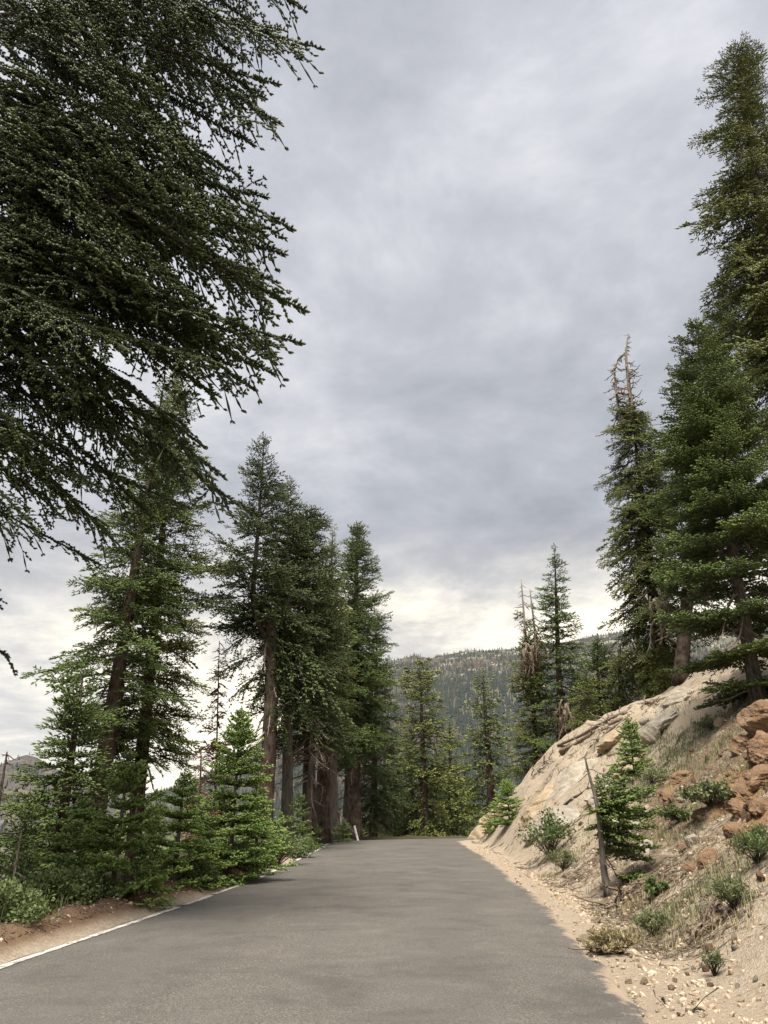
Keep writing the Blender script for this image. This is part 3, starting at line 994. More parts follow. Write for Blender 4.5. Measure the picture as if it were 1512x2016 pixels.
# --- the big fir whose boughs hang over the verge
def hanging_fir():
    rng = np.random.default_rng(4)
    bx, by = -8.3, 10.3
    zb = H1(bx, by) - .15
    root = thing('fir_tree', 'huge dark fir with long drooping boughs hanging over the road edge', 'tree', (bx, by, zb), None)
    me, P, tt = trunk_mesh([(0, 0, 0), (.1, 0, 10), (.25, 0, 26)], .48, .05, 'bark_grey', 3)
    obj('trunk', me, root)
    tips = [(632, 95, 9.2), (600, 20, 10), (560, 60, 9.4), (548, 165, 9.2), (552, 245, 9.5), (500, 285, 9.8), (525, 388, 9.6), (470, 345, 10),
            (575, 450, 9.2), (560, 500, 9.5), (545, 555, 9.8), (600, 610, 8.8), (592, 675, 9.1), (540, 735, 9.3), (500, 765, 9.6), (430, 780, 9.8), (470, 700, 9.4),
            (468, 995, 10.2), (440, 940, 9.8), (400, 880, 10.2), (370, 1000, 10.4), (300, 1020, 10.6), (240, 1080, 10.4), (195, 1110, 10.8), (150, 1010, 10.2), (70, 1040, 9.6), (20, 1050, 9.7),
            (120, 930, 10.9), (320, 830, 10.6), (350, 720, 10.2), (250, 690, 8.7), (150, 780, 9.2), (60, 600, 9.2), (210, 500, 8.9), (300, 350, 9.2), (130, 260, 8.8),
            (310, 170, 8.8), (180, 70, 8.7), (420, 50, 9.6), (400, 210, 9.7), (430, 330, 10.4), (360, 560, 9.4), (480, 640, 9.0), (450, 520, 10.3), (70, 400, 9.4), (40, 860, 9.2),
            (250, 420, 10.5), (150, 620, 10.6), (380, 460, 10.8), (320, 640, 11), (220, 860, 11), (80, 740, 11), (60, 180, 9.2), (250, 20, 9.2), (480, 120, 10.4), (350, 110, 10.6), (520, -60, 9.8), (420, -120, 9.4), (300, -150, 9.2), (560, -140, 10),
            (10, 1285, 11.5), (5, 1215, 12), (300, 930, 9.9), (200, 960, 9.7), (420, 620, 8.8), (510, 470, 9.0), (460, 410, 9.3), (380, 280, 9.0), (530, 600, 9.9), (430, 700, 10.6), (220, 280, 10.2), (120, 480, 9.0), (100, 20, 9.0)]
    tips = [t for t in tips if t[:2] not in ((10, 1285), (5, 1215))] + [(px + rng.normal(-45, 22), py + rng.normal(0, 32), d + rng.normal(.3, .5)) for px, py, d in tips[::4]]
    tips.append((12, 1290, 12))
    for px, py, d in tips:
        tp = W(px, py, d) - np.array([bx, by, zb])
        reach = np.hypot(tp[0], tp[1])
        zs = min(tp[2] + reach * rng.uniform(.22, .98), 24.5)
        st = np.array([np.interp(zs / 26, tt, P[:, 0]), 0, zs])
        ln = np.linalg.norm(tp - st)
        b = pick('near', ln, rng)
        m, t = aim(b, st, tp, rng.normal(0, .45))
        bough_object(root, b, m, t, ('needles_dark', 'bark_limb'))
    # the rest of the crown, out of sight on the valley side and above
    z = 4.5
    while z < 25:
        for k in range(2):
            az = rng.uniform(.8, 5.4)
            L = np.interp(z, [0, 6, 18, 26], [3.2, 4.2, 3.6, .6]) * rng.uniform(.7, 1.1)
            b = pick('near', L, rng)
            bough_object(root, b, rotz_pitch(az, math.radians(rng.uniform(-25, 5)), rng.normal(0, .3), L / b['L']), (np.interp(z / 26, tt, P[:, 0]), 0, z), ('needles_dark', 'bark_limb'))
        z += .55
    for k in range(14):
        az = rng.uniform(-1.2, .8); z = rng.uniform(4.5, 14)
        b = pick('bare', 2.0, rng)
        bough_object(root, b, rotz_pitch(az, math.radians(rng.uniform(-45, -15)), 0, rng.uniform(.9, 1.5)), (0.1, 0, z), ['bark_limb'], 'dead_limb')


hanging_fir()

# --- valley side of the road
x, y = at(228, 26)
tz, tx = topz(300, 790, 26)
fir('tall fir with thick bare reddish leaning trunk, sparse boughs on its valley side', x, y, tz, [(0, 1.2), (.25, 2.3), (.45, 2.4), (.7, 1.9), (.9, 1.1), (1, .3)], seed=21, r0=.36, cb=.30,
    mats=('needles_fir', 'bark_limb'), topx=tx + .4, pitch=(-28, -8, 30), whorl=.62, nb=4, lum=.4, dead=6, bare_to=(.1, .4), group='tall firs below the road')
x, y = at(308, 28.5)
tz, tx = topz(347, 735, 28.5)
fir('tall yellowish fir close beside the leaning thick trunk, thinner ragged top', x, y, tz, [(0, 1.2), (.2, 2.1), (.5, 2.3), (.72, 1.9), (.86, 1.35), (1, .3)], seed=22, r0=.27, cb=.20,
    mats=('needles_olive', 'bark_limb'), topx=tx, pitch=(-25, -5, 35), whorl=.52, nb=5, lum=.35, dead=8, bare_to=(.05, .45), group='tall firs below the road')
x, y = at(142, 21.5, 1500)
tz, tx = topz(165, 1320, 21.5)
fir('broad dense low fir at the foot of the leaning thick trunk', x, y, tz, [(0, 1.5), (.3, 1.45), (.6, 1.1), (.85, .6), (1, .15)], seed=23, r0=.22, cb=.04,
    mats=('needles_fir', 'bark_limb'), pitch=(-12, 2, 40), whorl=.34, nb=6, style='mid', topx=tx, group='tall firs below the road')
x, y = at(30, 19, 1600)
tz, tx = topz(60, 1590, 19)
fir('small dark fir lowest down the valley slope, by the bare dead trunk', x, y, tz, [(0, 1.2), (.5, .9), (1, .15)], seed=24, r0=.12, cb=.05, mats=('needles_fir', 'bark_limb'), pitch=(-5, 5, 40), whorl=.3, topx=tx)

yk = dict(name='young_fir', style='fine', mats=('needles_young', 'bark_limb'), barkm='bark_grey', parts=True, pitch=(-4, 8, 45), group='young firs along the road verge', lum=.18, bough='bough')
for (px, pyb, d, ax_, ay, w, sd, lab, nb_, wh) in (
        (235, 1640, 14.0, 232, 1482, .86, 31, 'bright young fir nearest the camera, in front of the low broad fir', 6, .26),
        (352, 1640, 16.2, 350, 1520, .70, 32, 'bright young fir of middle height between two taller young firs', 6, .25),
        (460, 1600, 18.5, 458, 1395, .95, 33, 'tallest bright young fir, a full cone beside the elbow-trunked fir', 7, .25),
        (296, 1700, 15.2, 298, 1600, .55, 34, 'short young fir tucked low between bushy young firs', 5, .24),
        (150, 1700, 14.8, 150, 1575, .8, 35, 'shaded young fir above the round green roadside bush', 6, .26),
        (408, 1690, 17.2, 405, 1575, .55, 30, 'young fir squeezed between the tallest one and its middle neighbour', 6, .25),
        (505, 1650, 20.5, 503, 1560, .6, 29, 'young fir hiding the foot of the elbow-trunked fir', 6, .25)):
    x, y = at(px, d, pyb)
    tz, tx = topz(ax_, ay, d)
    fir(lab, x, y, tz, [(0, w * 1.2), (.3, w * 1.05), (.6, w * .70), (.85, w * .32), (1, .08)], seed=sd, r0=.055, cb=.03, nb=nb_ + 4, whorl=wh * 1.22, pj=4, **yk)
for (px, d, ax_, ay, w, sd, lab) in (
        (585, 31, 585, 1560, .75, 36, 'small bright fir sapling under the hanging pale dead limbs'),
        (676, 38, 675, 1612, .55, 37, 'tiny bright fir sapling just before the white marker post'),
        (625, 33, 624, 1625, .4, 38, 'very small fir sapling beside the grove trunks'),
        (548, 27, 548, 1600, .55, 39, 'small fir sapling beside the thick trunk with the elbow limb')):
    x, y = at(px, d, 1640)
    tz, tx = topz(ax_, ay, d)
    k = dict(yk); k['group'] = 'small fir saplings by the grove'
    fir(lab, x, y, tz, [(0, w), (.3, w * .95), (.6, w * .6), (1, .08)], seed=sd, r0=.035, cb=.03, nb=5, whorl=.24, **k)

# --- the fir with the elbow in its trunk
x, y = at(528, 30, 1500)
zb = H1(x, y) - .12


def rel(px, py, d):
    p = W(px, py, d); return (p[0] - x, p[1] - y, p[2] - zb)


tz, tx = topz(520, 868, 30)
bend = [(0, 0, 0), rel(530, 1450, 30), rel(536, 1300, 30), rel(534, 1262, 30), rel(518, 1240, 30), rel(501, 1226, 30), rel(495, 1195, 30), rel(499, 1150, 30), rel(510, 1020, 30), rel(520, 868, 30)]
tE = (rel(503, 1205, 30)[2]) / (tz - zb)


def big_low(px, py, st_t, d=30):
    def e(Pz, Ht, rng):
        b = pick('hang', 2.4, rng)
        m, t = aim(b, Pz(st_t), rel(px, py, d))
        return (b, m, t)
    return e


r_elb = fir('dark fir with an elbow in its thick trunk and a slender offset top', x, y, tz, [(0, 1.4), (.3, 2.4), (tE, 2.2), (tE + .1, 2.1), (.75, 1.5), (.9, .95), (1, .2)], seed=41, r0=.21, cb=tE - .03, bend=bend,
    mats=('needles_dark', 'bark_limb'), pitch=(-22, 0, 35), whorl=.50, nb=5, lum=.35, dead=12, bare_to=(.12, .5), zb=zb, power=.8, group='firs in the grove by the bend',
    extra=[big_low(400, 1195, tE), big_low(440, 1285, tE - .04), big_low(425, 1330, tE - .1), big_low(470, 1120, tE + .04), big_low(660, 1340, tE - .05), big_low(690, 1420, tE - .1), big_low(640, 1250, tE)] + [big_low(a_, b_, c_) for a_, b_, c_ in ((560, 1380, tE - .12), (490, 1400, tE - .16), (540, 1440, tE - .2), (600, 1400, tE - .12), (580, 1330, tE - .04), (510, 1350, tE - .1), (450, 1380, tE - .14), (570, 1480, tE - .2), (630, 1450, tE - .16), (545, 1310, tE - .02))])
me, P, tt = trunk_mesh([(0, 0, 0), rel(531, 1450, 30), rel(536, 1300, 30), rel(533, 1226, 30), rel(533, 1214, 30)], .30, .22, 'bark_red', 141, power=.7)
obj('trunk', me, r_elb)
for (px, d, ax_, ay, prof, sd, lab, mt, r0, cb, nb_, wh, bk) in (
        (568, 32, 567, 948, [(0, 1.2), (.4, 1.8), (.6, 1.9), (.8, 1.3), (1, .2)], 42, 'dark fir with a narrow top just behind the elbow-trunked fir', 'needles_dark', .26, .35, 5, .45, 'bark_grey'),
        (612, 34, 602, 1000, [(0, 1.4), (.3, 2.1), (.6, 2.1), (.8, 1.6), (.93, 1.0), (1, .25)], 43, 'full dark fir in mid grove above pale hanging dead limbs', 'needles_dark', .32, .28, 6, .44, 'bark_red'),
        (634, 37, 655, 1045, [(0, .9), (.4, 1.4), (.7, 1.1), (1, .15)], 44, 'thin yellowish fir with a pointed spire in the grove', 'needles_olive', .36, .34, 4, .5, 'bark_red'),
        (659, 39, 640, 1090, [(0, 1.4), (.4, 2.0), (.7, 1.6), (1, .2)], 45, 'fir with a slim grey trunk next to the tall grove edge fir', 'needles_fir', .30, .32, 5, .5, 'bark_grey'),
        (697, 43, 703, 1038, [(0, 1.8), (.28, 2.2), (.45, 2.2), (.6, 2.0), (.8, 1.6), (.93, .9), (1, .25)], 46, 'tall dense fir with straight red trunk right behind the white post', 'needles_fir', .38, .26, 6, .46, 'bark_red'),
        (684, 46, 700, 1150, [(0, 1.5), (.4, 2.0), (1, .3)], 47, 'dark fir whose thin trunk peeps beside the straight red trunk', 'needles_dark', .30, .3, 5, .5, 'bark_red'),
        (735, 49, 742, 1240, [(0, 1.6), (.25, 2.0), (.6, 1.7), (1, .25)], 48, 'dark fir on the road side of the straight red trunk, lower than it', 'needles_dark', .26, .12, 6, .5, 'bark_red')):
    x, y = at(px, d, 1600)
    tz, tx = topz(ax_, ay, d)
    fir(lab, x, y, tz, prof, seed=sd, r0=r0, cb=cb, mats=(mt, 'bark_limb'), barkm=bk, topx=tx, pitch=(-25, -5, 38), whorl=wh, nb=nb_, lum=.3, dead=7, bare_to=(.1, .42), style='mid', group='firs in the grove by the bend')

# pale dead limbs hanging in the grove
x, y = at(606, 33.2, 1600)
z0 = H1(x, y)
root = thing('dead_tree', 'dead broken fir with pale bare limbs drooping among grove trunks', 'tree', (x, y, z0), None)
me, P, tt = trunk_mesh([(0, 0, -.1), (.05, 0, 2.5), (0, 0, 5.2)], .17, .05, 'bark_grey', 8)
obj('trunk', me, root)
rng = np.random.default_rng(9)
for k in range(34):
    b = pick('bare', rng.choice([1.3, 2.0]), rng)
    bough_object(root, b, rotz_pitch(rng.uniform(1.6, 5.6), math.radians(rng.uniform(-30, 25)), rng.normal(0, .4), rng.uniform(.7, 1.1)), (0, 0, rng.uniform(2.2, 5.0)), ['dead_wood'], 'dead_limb')


def dead_spire(label, px, d, pyb, ax_, ay, n, mats, r0, seed, Lm=.7, fol=0, group=None, name='dead_tree'):
    x, y = at(px, d, pyb); tz, tx = topz(ax_, ay, d)
    z0 = H1(x, y) - .1
    root = thing(name, label, 'tree', (x, y, z0), group)
    me, P, tt = trunk_mesh([(0, 0, 0), ((tx - x) * .5, 0, (tz - z0) * .5), (tx - x, 0, tz - z0)], r0, .015, 'dead_wood' if mats != 'red' else 'dead_needles', seed, sides=8)
    obj('trunk', me, root)
    rng = np.random.default_rng(seed)
    for k in range(n):
        t = rng.uniform(.2, .99)
        L = Lm * (1.15 - t) * rng.uniform(.5, 1.1) + .12
        b = pick('barefar' if d > 25 else 'bare', L, rng)
        bough_object(root, b, rotz_pitch(rng.random() * 6.28, math.radians(rng.uniform(-20, 20)), 0, L / b['L']), [np.interp(t, tt, P[:, q]) for q in range(3)], ['dead_needles' if mats == 'red' else 'dead_wood'], 'dead_limb')
    if fol:
        for k in range(fol):
            t = rng.uniform(.25, .97); L = Lm * (1.1 - t) * rng.uniform(.5, 1) + .15
            b = pick('mid', L, rng)
            bough_object(root, b, rotz_pitch(rng.random() * 6.28, math.radians(rng.uniform(-25, 10)), 0, L / b['L']), [np.interp(t, tt, P[:, q]) for q in range(3)], ('dead_needles', 'dead_wood'), 'dead_bough')
    return root


dead_spire('rust-brown dead fir top between the yellowish fir and the elbow trunk', 437, 31, 1500, 432, 1262, 30, 'red', .05, 61, .9, 70, 'rust-brown dead saplings')
dead_spire('rust-brown dead sapling behind the tallest young fir', 398, 22, 1650, 396, 1478, 16, 'red', .045, 62, .5, 40, 'rust-brown dead saplings')
dead_spire('bare reddish dead tree down the valley slope at the frame edge', 2, 16, 1600, 14, 1480, 26, 'grey', .08, 63, 1.1)
dead_spire('thin pale leaning dead stem above the roadside bushes', 22, 12.5, 1760, 42, 1640, 8, 'grey', .03, 64, .4)

# --- beyond the bend
fk = dict(style='far', whorl=.62, nb=5, lum=.35, pitch=(-28, -8, 30), group='firs beyond the bend', dead=4)
for (px, d, ax_, ay, prof, sd, lab, mt, r0, cb) in (
        (838, 56, 826, 1298, [(0, 1.6), (.2, 2.6), (.45, 2.3), (.7, 1.7), (.88, 1.3), (1, .3)], 51, 'tall narrow fir standing alone in the gap beyond the road brow', 'needles_olive', .30, .10),
        (818, 60, 800, 1430, [(0, 2.4), (.3, 2.4), (.6, 1.8), (1, .3)], 52, 'bushy fir low behind the lone fir in the gap', 'needles_fir', .34, .10),
        (885, 64, 885, 1420, [(0, 2.6), (.3, 2.7), (.7, 1.6), (1, .2)], 53, 'pointed yellowish fir beside the lone fir in the gap', 'needles_olive', .3, .06),
        (912, 70, 915, 1500, [(0, 2.6), (.3, 2.6), (.7, 1.6), (1, .2)], 54, 'dark lower fir behind the road brow next to the bank', 'needles_dark', .3, .04),
        (972, 52, 950, 1325, [(0, 1.9), (.25, 2.1), (.5, 1.5), (.75, .95), (.9, .7), (1, .2)], 55, 'ragged fir with a thin yellow top above the pale boulder', 'needles_olive', .34, .12),
        (752, 54, 760, 1420, [(0, 1.0), (.4, 1.8), (.7, 1.5), (1, .2)], 56, 'fir with one of two bare grey trunks at the road brow', 'needles_dark', .22, .30),
        (762, 58, 775, 1470, [(0, 1.8), (.4, 2.2), (1, .2)], 57, 'fir with the second bare grey trunk at the road brow', 'needles_fir', .22, .25),
        (790, 66, 790, 1500, [(0, 2.2), (.4, 2.2), (1, .2)], 58, 'low dark fir between the bare grey trunks and the lone fir', 'needles_dark', .22, .05),
        (860, 72, 858, 1480, [(0, 2.4), (.4, 2.4), (1, .2)], 59, 'dark fir filling the gap behind the lone fir', 'needles_dark', .22, .05)):
    x, y = at(px, d, 1640)
    tz, tx = topz(ax_, ay, d)
    fir(lab, x, y, tz, prof, seed=sd, r0=r0, cb=cb, mats=(mt, 'bark_limb'), topx=tx, barkm='bark_grey' if sd in (56, 57) else 'bark_red', **fk)

# --- firs on the spur and the bank
def spur(px, py, d, ax_, ay, prof, sd, lab, mt, r0=.2, cb=.05, **kw):
    x, y = at(px, d, py); tz, tx = topz(ax_, ay, d)
    k = dict(style='mid', whorl=.42, nb=5, lum=.3, pitch=(-25, -5, 40), group='firs along the top of the bank', seed=sd, r0=r0, cb=cb, mats=(mt, 'bark_limb'), topx=tx)
    k.update(kw)
    return fir(lab, x, y, tz, prof, **k)


r_sl = spur(1105, 1470, 41.5, 1092, 1083, [(0, 1.9), (.25, 1.9), (.45, 1.75), (.52, 1.2), (.7, 1.2), (.85, .75), (1, .1)], 71, 'slender pointed fir with open tiers and grey trunk on the spur', 'needles_fir', .24, .12, pitch=(-18, 0, 22), whorl=.5)
r_tw = spur(1058, 1520, 42.5, 1040, 1250, [(0, 1.6), (.3, 1.6), (.7, 1.1), (1, .5)], 72, 'fir with two bare grey dead tops rising from its green skirt', 'needles_olive', .2, .04, spike=0.0)
for i, (bx0, by0, ax_, ay) in enumerate(((1050, 1400, 1026, 1140), (1062, 1400, 1043, 1158))):
    a = W(bx0, by0, 42.5); b_ = W(ax_, ay, 42.5); l0 = np.array(r_tw.location)
    me, P, tt = trunk_mesh([a - l0, (a * .45 + b_ * .55) - l0 + np.array([.12 if i else -.05, 0, 0]), b_ - l0], .12, .02, 'dead_wood', 5 + i, sides=8)
    obj('dead_top', me, r_tw)
    rng = np.random.default_rng(i + 50)
    for k in range(60):
        t = rng.uniform(.1, .99); L = .95 * (1.1 - t) * rng.uniform(.5, 1.2) + .15
        b = pick('barefar', L, rng)
        bough_object(r_tw, b, rotz_pitch(rng.random() * 6.28, math.radians(rng.uniform(-35, 15)), 0, L / b['L']), [np.interp(t, tt, P[:, q]) for q in range(3)], ['dead_wood'], 'dead_limb')
    for k in range(16):
        t = rng.uniform(.2, .75); L = .5 * rng.uniform(.6, 1.2)
        b = pick('mid', L, rng)
        bough_object(r_tw, b, rotz_pitch(rng.random() * 6.28, math.radians(rng.uniform(-35, 5)), 0, L / b['L']), [np.interp(t, tt, P[:, q]) for q in range(3)], ('needles_olive', 'dead_wood'))
spur(1180, 1420, 40.5, 1176, 1258, [(0, 1.3), (.4, 1.25), (.7, .9), (1, .1)], 73, 'compact blue-green fir with a rounded tip between slender and dead-topped firs', 'needles_fir', .14, .03, pitch=(-10, 5, 45), whorl=.34, nb=6)
spur(1150, 1430, 38.5, 1155, 1320, [(0, 1.0), (.5, .85), (1, .1)], 74, 'short yellow-green fir just in front of the compact blue-green fir', 'needles_olive', .1, .02, whorl=.32)
spur(1215, 1390, 38.8, 1222, 1270, [(0, 1.2), (.5, .9), (1, .1)], 75, 'drooping yellow-green fir at the foot of the dead-topped giant', 'needles_olive', .1, .02, style='hang', whorl=.34)
r_T = spur(1300, 1300, 36.5, 1243, 800, [(0, 1.4), (.12, 2.3), (.3, 2.5), (.6, 2.3), (.8, 1.9), (.93, 1.5), (1, .8)], 76, 'tall shaggy fir with two crooked bare dead tops', 'needles_olive', .34, .08, style='mid', pitch=(-38, -30, -18), whorl=.50, nb=6, lum=.5, dead=22, bare_to=(.03, .5))
for i, path in enumerate((((1250, 850), (1243, 800), (1236, 740), (1231, 700), (1237, 656)), ((1225, 850), (1215, 790), (1212, 745), (1204, 725), (1220, 700), (1234, 694)))):
    l0 = np.array(r_T.location)
    pts = [W(a, b_, 36.5) - l0 for a, b_ in path]
    me, P, tt = trunk_mesh(pts, .15 if i == 0 else .09, .025, 'dead_wood', 15 + i, sides=8, flare=0)
    obj('dead_top', me, r_T)
    rng = np.random.default_rng(i + 60)
    for k in range(75):
        t = rng.uniform(.05, .99); L = rng.uniform(.3, 1.3) * (1.2 - t)
        b = pick('barefar', L, rng)
        bough_object(r_T, b, rotz_pitch(rng.random() * 6.28, math.radians(rng.uniform(-30, 30)), 0, L / b['L']), [np.interp(t, tt, P[:, q]) for q in range(3)], ['dead_wood'], 'dead_limb')
    for k in range(10):
        t = rng.uniform(.02, .4); L = rng.uniform(.4, .8)
        b = pick('mid', L, rng)
        bough_object(r_T, b, rotz_pitch(rng.random() * 6.28, math.radians(rng.uniform(-35, 5)), 0, L / b['L']), [np.interp(t, tt, P[:, q]) for q in range(3)], ('needles_olive', 'dead_wood'))

def bundle(root, px, py, d, n, size, seed, m='dry_twig'):
    rng = np.random.default_rng(seed); l0 = np.array(root.location)
    for k in range(n):
        c = W(px + rng.normal(0, 9), py + rng.normal(0, 12), d + rng.normal(0, .35)) - l0
        L = size * rng.uniform(.6, 1.2); b = pick('barefar', L, rng)
        bough_object(root, b, rotz_pitch(rng.random() * 6.28, math.radians(rng.uniform(-88, -50)), rng.normal(0, .5), L / b['L']), c, [m], 'dead_limb')


bundle(r_tw, 1046, 1275, 41.4, 26, 1.5, 1)
bundle(r_sl, 1112, 1395, 40.3, 26, 1.5, 2)
bundle(r_T, 1300, 1180, 34.6, 14, 1.8, 3, 'dead_wood')

# the giant behind and the fir with the reddish trunk between
x, y = at(1325, 33, 1260)
tz, tx = topz(1440, 560, 33)
fir('fir with a stout orange-red lower trunk behind the dark tiered fir', x, y, tz, [(0, .8), (.2, 1.8), (.5, 2.2), (.8, 1.6), (1, .3)], seed=77, r0=.30, cb=.20, mats=('needles_fir', 'bark_limb'), barkm='bark_red', topx=tx, pitch=(-25, -5, 35), whorl=.5, nb=5, dead=6, bare_to=(.05, .3), group='firs along the top of the bank')
x, y = at(1560, 25, 900)
tz, tx = topz(1448, 92, 25)
fir('giant yellowish fir with ragged clumped boughs and thin sparse top', x, y, tz, [(0, 1.5), (.2, 2.6), (.45, 2.9), (.62, 2.7), (.72, 2.3), (.8, 1.7), (.86, 1.1), (.9, 1.35), (.95, 1.1), (1, .4)], seed=78, r0=.42, cb=.12, mats=('needles_olive', 'bark_limb'),
    topx=tx, pitch=(-34, -22, 5), whorl=.62, nb=6, lum=.5, style='mid', dead=16, bare_to=(.6, .95), group='firs along the top of the bank', barkm='bark_grey')

# dark tiered fir on the bank
pb = G(1493, 1385)
x, y = pb[0], pb[1]
tz, tx = topz(1368, 640, y)
fir('dark tiered fir on the bank, its grey trunk rising beside orange boulders', x, y, tz, [(0, 1.3), (.06, 1.8), (.15, 2.3), (.35, 2.35), (.55, 2.05), (.75, 1.5), (.9, .95), (1, .25)], seed=80, r0=.20, cb=.05, mats=('needles_fir', 'bark_limb'),
    barkm='bark_grey', style='fine', parts=True, pitch=(-12, -2, 30), whorl=1.02, nb=11, lum=.20, pj=2.5, topx=tx, dead=14, bare_to=(.02, .5), group='firs along the top of the bank')

# bush-like small pine by the orange-red trunk
p = G(1287, 1345)
fir('bright yellow-green bushy young pine at the top of the bare bank', p[0], p[1] + 1, topz(1290, 1282, p[1] + 1)[0], [(0, .7), (.5, .75), (.85, .5), (1, .2)], name='young_pine', seed=81, r0=.06, cb=.02, mats=('needles_young', 'bark_limb'), style='mid', pitch=(10, 30, 60), whorl=.22, nb=6)

# saplings on the bank
sap = dict(name='fir_sapling', style='fine', mats=('needles_young', 'bark_limb'), barkm='bark_grey', parts=True, pitch=(-2, 8, 35), lum=.15)
p = G(1250, 1530)
fir('slim open fir sapling with spaced tiers on the bare granite bank', p[0], p[1], topz(1241, 1412, p[1])[0], [(0, .62), (.25, .62), (.5, .46), (.75, .28), (1, .06)], seed=82, r0=.03, cb=.06, nb=6, whorl=.2, **sap)
p = G(1003, 1622)
fir('small fir in front of the pale rounded boulder at the bank foot', p[0], p[1], topz(1015, 1535, p[1])[0], [(0, .75), (.3, .8), (.6, .55), (1, .1)], seed=83, r0=.04, cb=.04, nb=6, whorl=.2, **sap)
p = G(975, 1632)
fir('lower small fir by the road edge below the pale boulder', p[0], p[1], topz(985, 1580, p[1])[0], [(0, .55), (.5, .42), (1, .08)], seed=84, r0=.03, cb=.04, nb=6, whorl=.2, **sap)


# one-sided leaning tree near the road
def flagged():
    p = G(1200, 1762); d = p[1]
    root = thing('fir_tree', 'small wind-bent fir with bare crooked trunk and boughs on one side only', 'tree', p - np.array([0, 0, .08]))
    r = lambda px, py, dd=0: W(px, py, d + dd) - np.array(root.location)
    pts = [(0, 0, 0), r(1188, 1725), r(1187, 1690), r(1182, 1640), r(1179, 1600), r(1172, 1562), r(1160, 1530), r(1151, 1488)]
    me, P, tt = trunk_mesh(pts, .068, .016, 'bark_grey', 88, sides=12, flare=.6, power=1.0)
    obj('trunk', me, root)
    rng = np.random.default_rng(5)
    tr = lambda t: np.array([np.interp(t, tt, P[:, k]) for k in range(3)])
    tips = [(1222, 1503, .75), (1208, 1520, .72), (1235, 1545, .70), (1258, 1555, .66), (1245, 1572, .62), (1275, 1585, .60), (1290, 1602, .56), (1262, 1600, .58), (1292, 1628, .52), (1270, 1622, .54),
            (1240, 1610, .56), (1285, 1648, .46), (1255, 1645, .48), (1295, 1668, .40), (1262, 1668, .42), (1230, 1640, .5), (1225, 1580, .62), (1235, 1625, .52), (1250, 1590, .6), (1210, 1600, .6), (1215, 1650, .45), (1168, 1600, .6), (1172, 1640, .52), (1280, 1560, .64), (1245, 1682, .36), (1280, 1690, .36)]
    for px, py, t in tips:
        st = tr(t)
        for q in range(1 + int(rng.random() < .35)):
            tp = r(px + rng.normal(0, 6), py + rng.normal(0, 5), rng.normal(0, .35))
            ln = np.linalg.norm(tp - st); b = pick('fine', ln, rng)
            m, t_ = aim(b, st, tp, rng.normal(0, .2))
            bough_object(root, b, m, t_, ('needles_fir', 'bark_limb'))
    for k in range(14):
        t = rng.uniform(.2, .95); b = pick('bare', rng.uniform(.3, .7), rng)
        bough_object(root, b, rotz_pitch(rng.uniform(-1.5, 3.5), rng.uniform(-.5, .3), 0, rng.uniform(.3, .7)), tr(t), ['dead_wood'], 'dead_limb')
    # low live limb
    for px, py in ((1300, 1722), (1325, 1728), (1270, 1740), (1340, 1712)):
        st = r(1215, 1725); tp = r(px, py, rng.normal(0, .2)); b = pick('fine', np.linalg.norm(tp - st), rng)
        m, t_ = aim(b, st, tp)
        bough_object(root, b, m, t_, ('needles_fir', 'bark_limb'))


flagged()

# ------------------------------------------------------------------ wood beyond, too far to tell apart
def distant_wood():
    rng = np.random.default_rng(77)
    S = Soup()
    protos = []
    for v in range(4):
        s = Soup()
        V, F = tube([(0, 0, 0), (0, 0, 12)], [.2, .02], 5, False); s.add(V, F, 1, .3)
        z = 2.0
        while z < 12:
            R = np.interp(z, [0, 3, 12], [2.0, 2.3, .2])
            for k in range(4):
                L = R * rng.uniform(.6, 1.1)
                b = pick('wood', max(.4, L), rng)
                m, t = rotz_pitch(rng.random() * 6.28, math.radians(rng.uniform(-30, 0) + z * 3), 0, L / b['L']), np.array([0, 0, z])
                s.add(b['arr'][0] @ m.T + t, b['arr'][1], b['arr'][2], b['arr'][3])
            z += .95
        protos.append(s.arrays())
    for k in range(84):
        a = rng.uniform(-.50, .34); D = rng.uniform(66, 260)
        if k > 63: a = rng.uniform(-.42, -.12); D = rng.uniform(42, 110)
        if a < -.2 and D < 60: D += 10
        x, y = math.sin(a) * D, math.cos(a) * D
        z = H1(x, y) - .3
        ceil_ = CAM_Z + D * (.035 + .05 * rng.random() if -.1 < a < .2 else -.03 if a < -.4 else .06)
        h = np.clip(ceil_ - z, 6, 30) / 12 * rng.uniform(.8, 1.05)
        V, F, MI, T = protos[k % 4]
        m = rotz_pitch(rng.random() * 6, 0, 0, h); m[:2] *= rng.uniform(.7, .95)
        S.add(V @ m.T + np.array([x, y, z]), F, MI, T)
    me = S.mesh('distant_wood', ('needles_far', 'bark_limb'))
    obj('distant_wood', me, kind='stuff', label='mass of firs filling the valley side beyond the bend', cat='wood')


distant_wood()


# ------------------------------------------------------------------ rocks, logs, shrubs, grass
def ico(n):
    import bmesh
    bm = bmesh.new(); bmesh.ops.create_icosphere(bm, subdivisions=n, radius=1)
    V = np.array([v.co[:] for v in bm.verts]); F = np.array([[v.index for v in f.verts] for f in bm.faces]); bm.free()
    return V, F


ICO = {n: ico(n) for n in (1, 2, 3, 4, 5)}


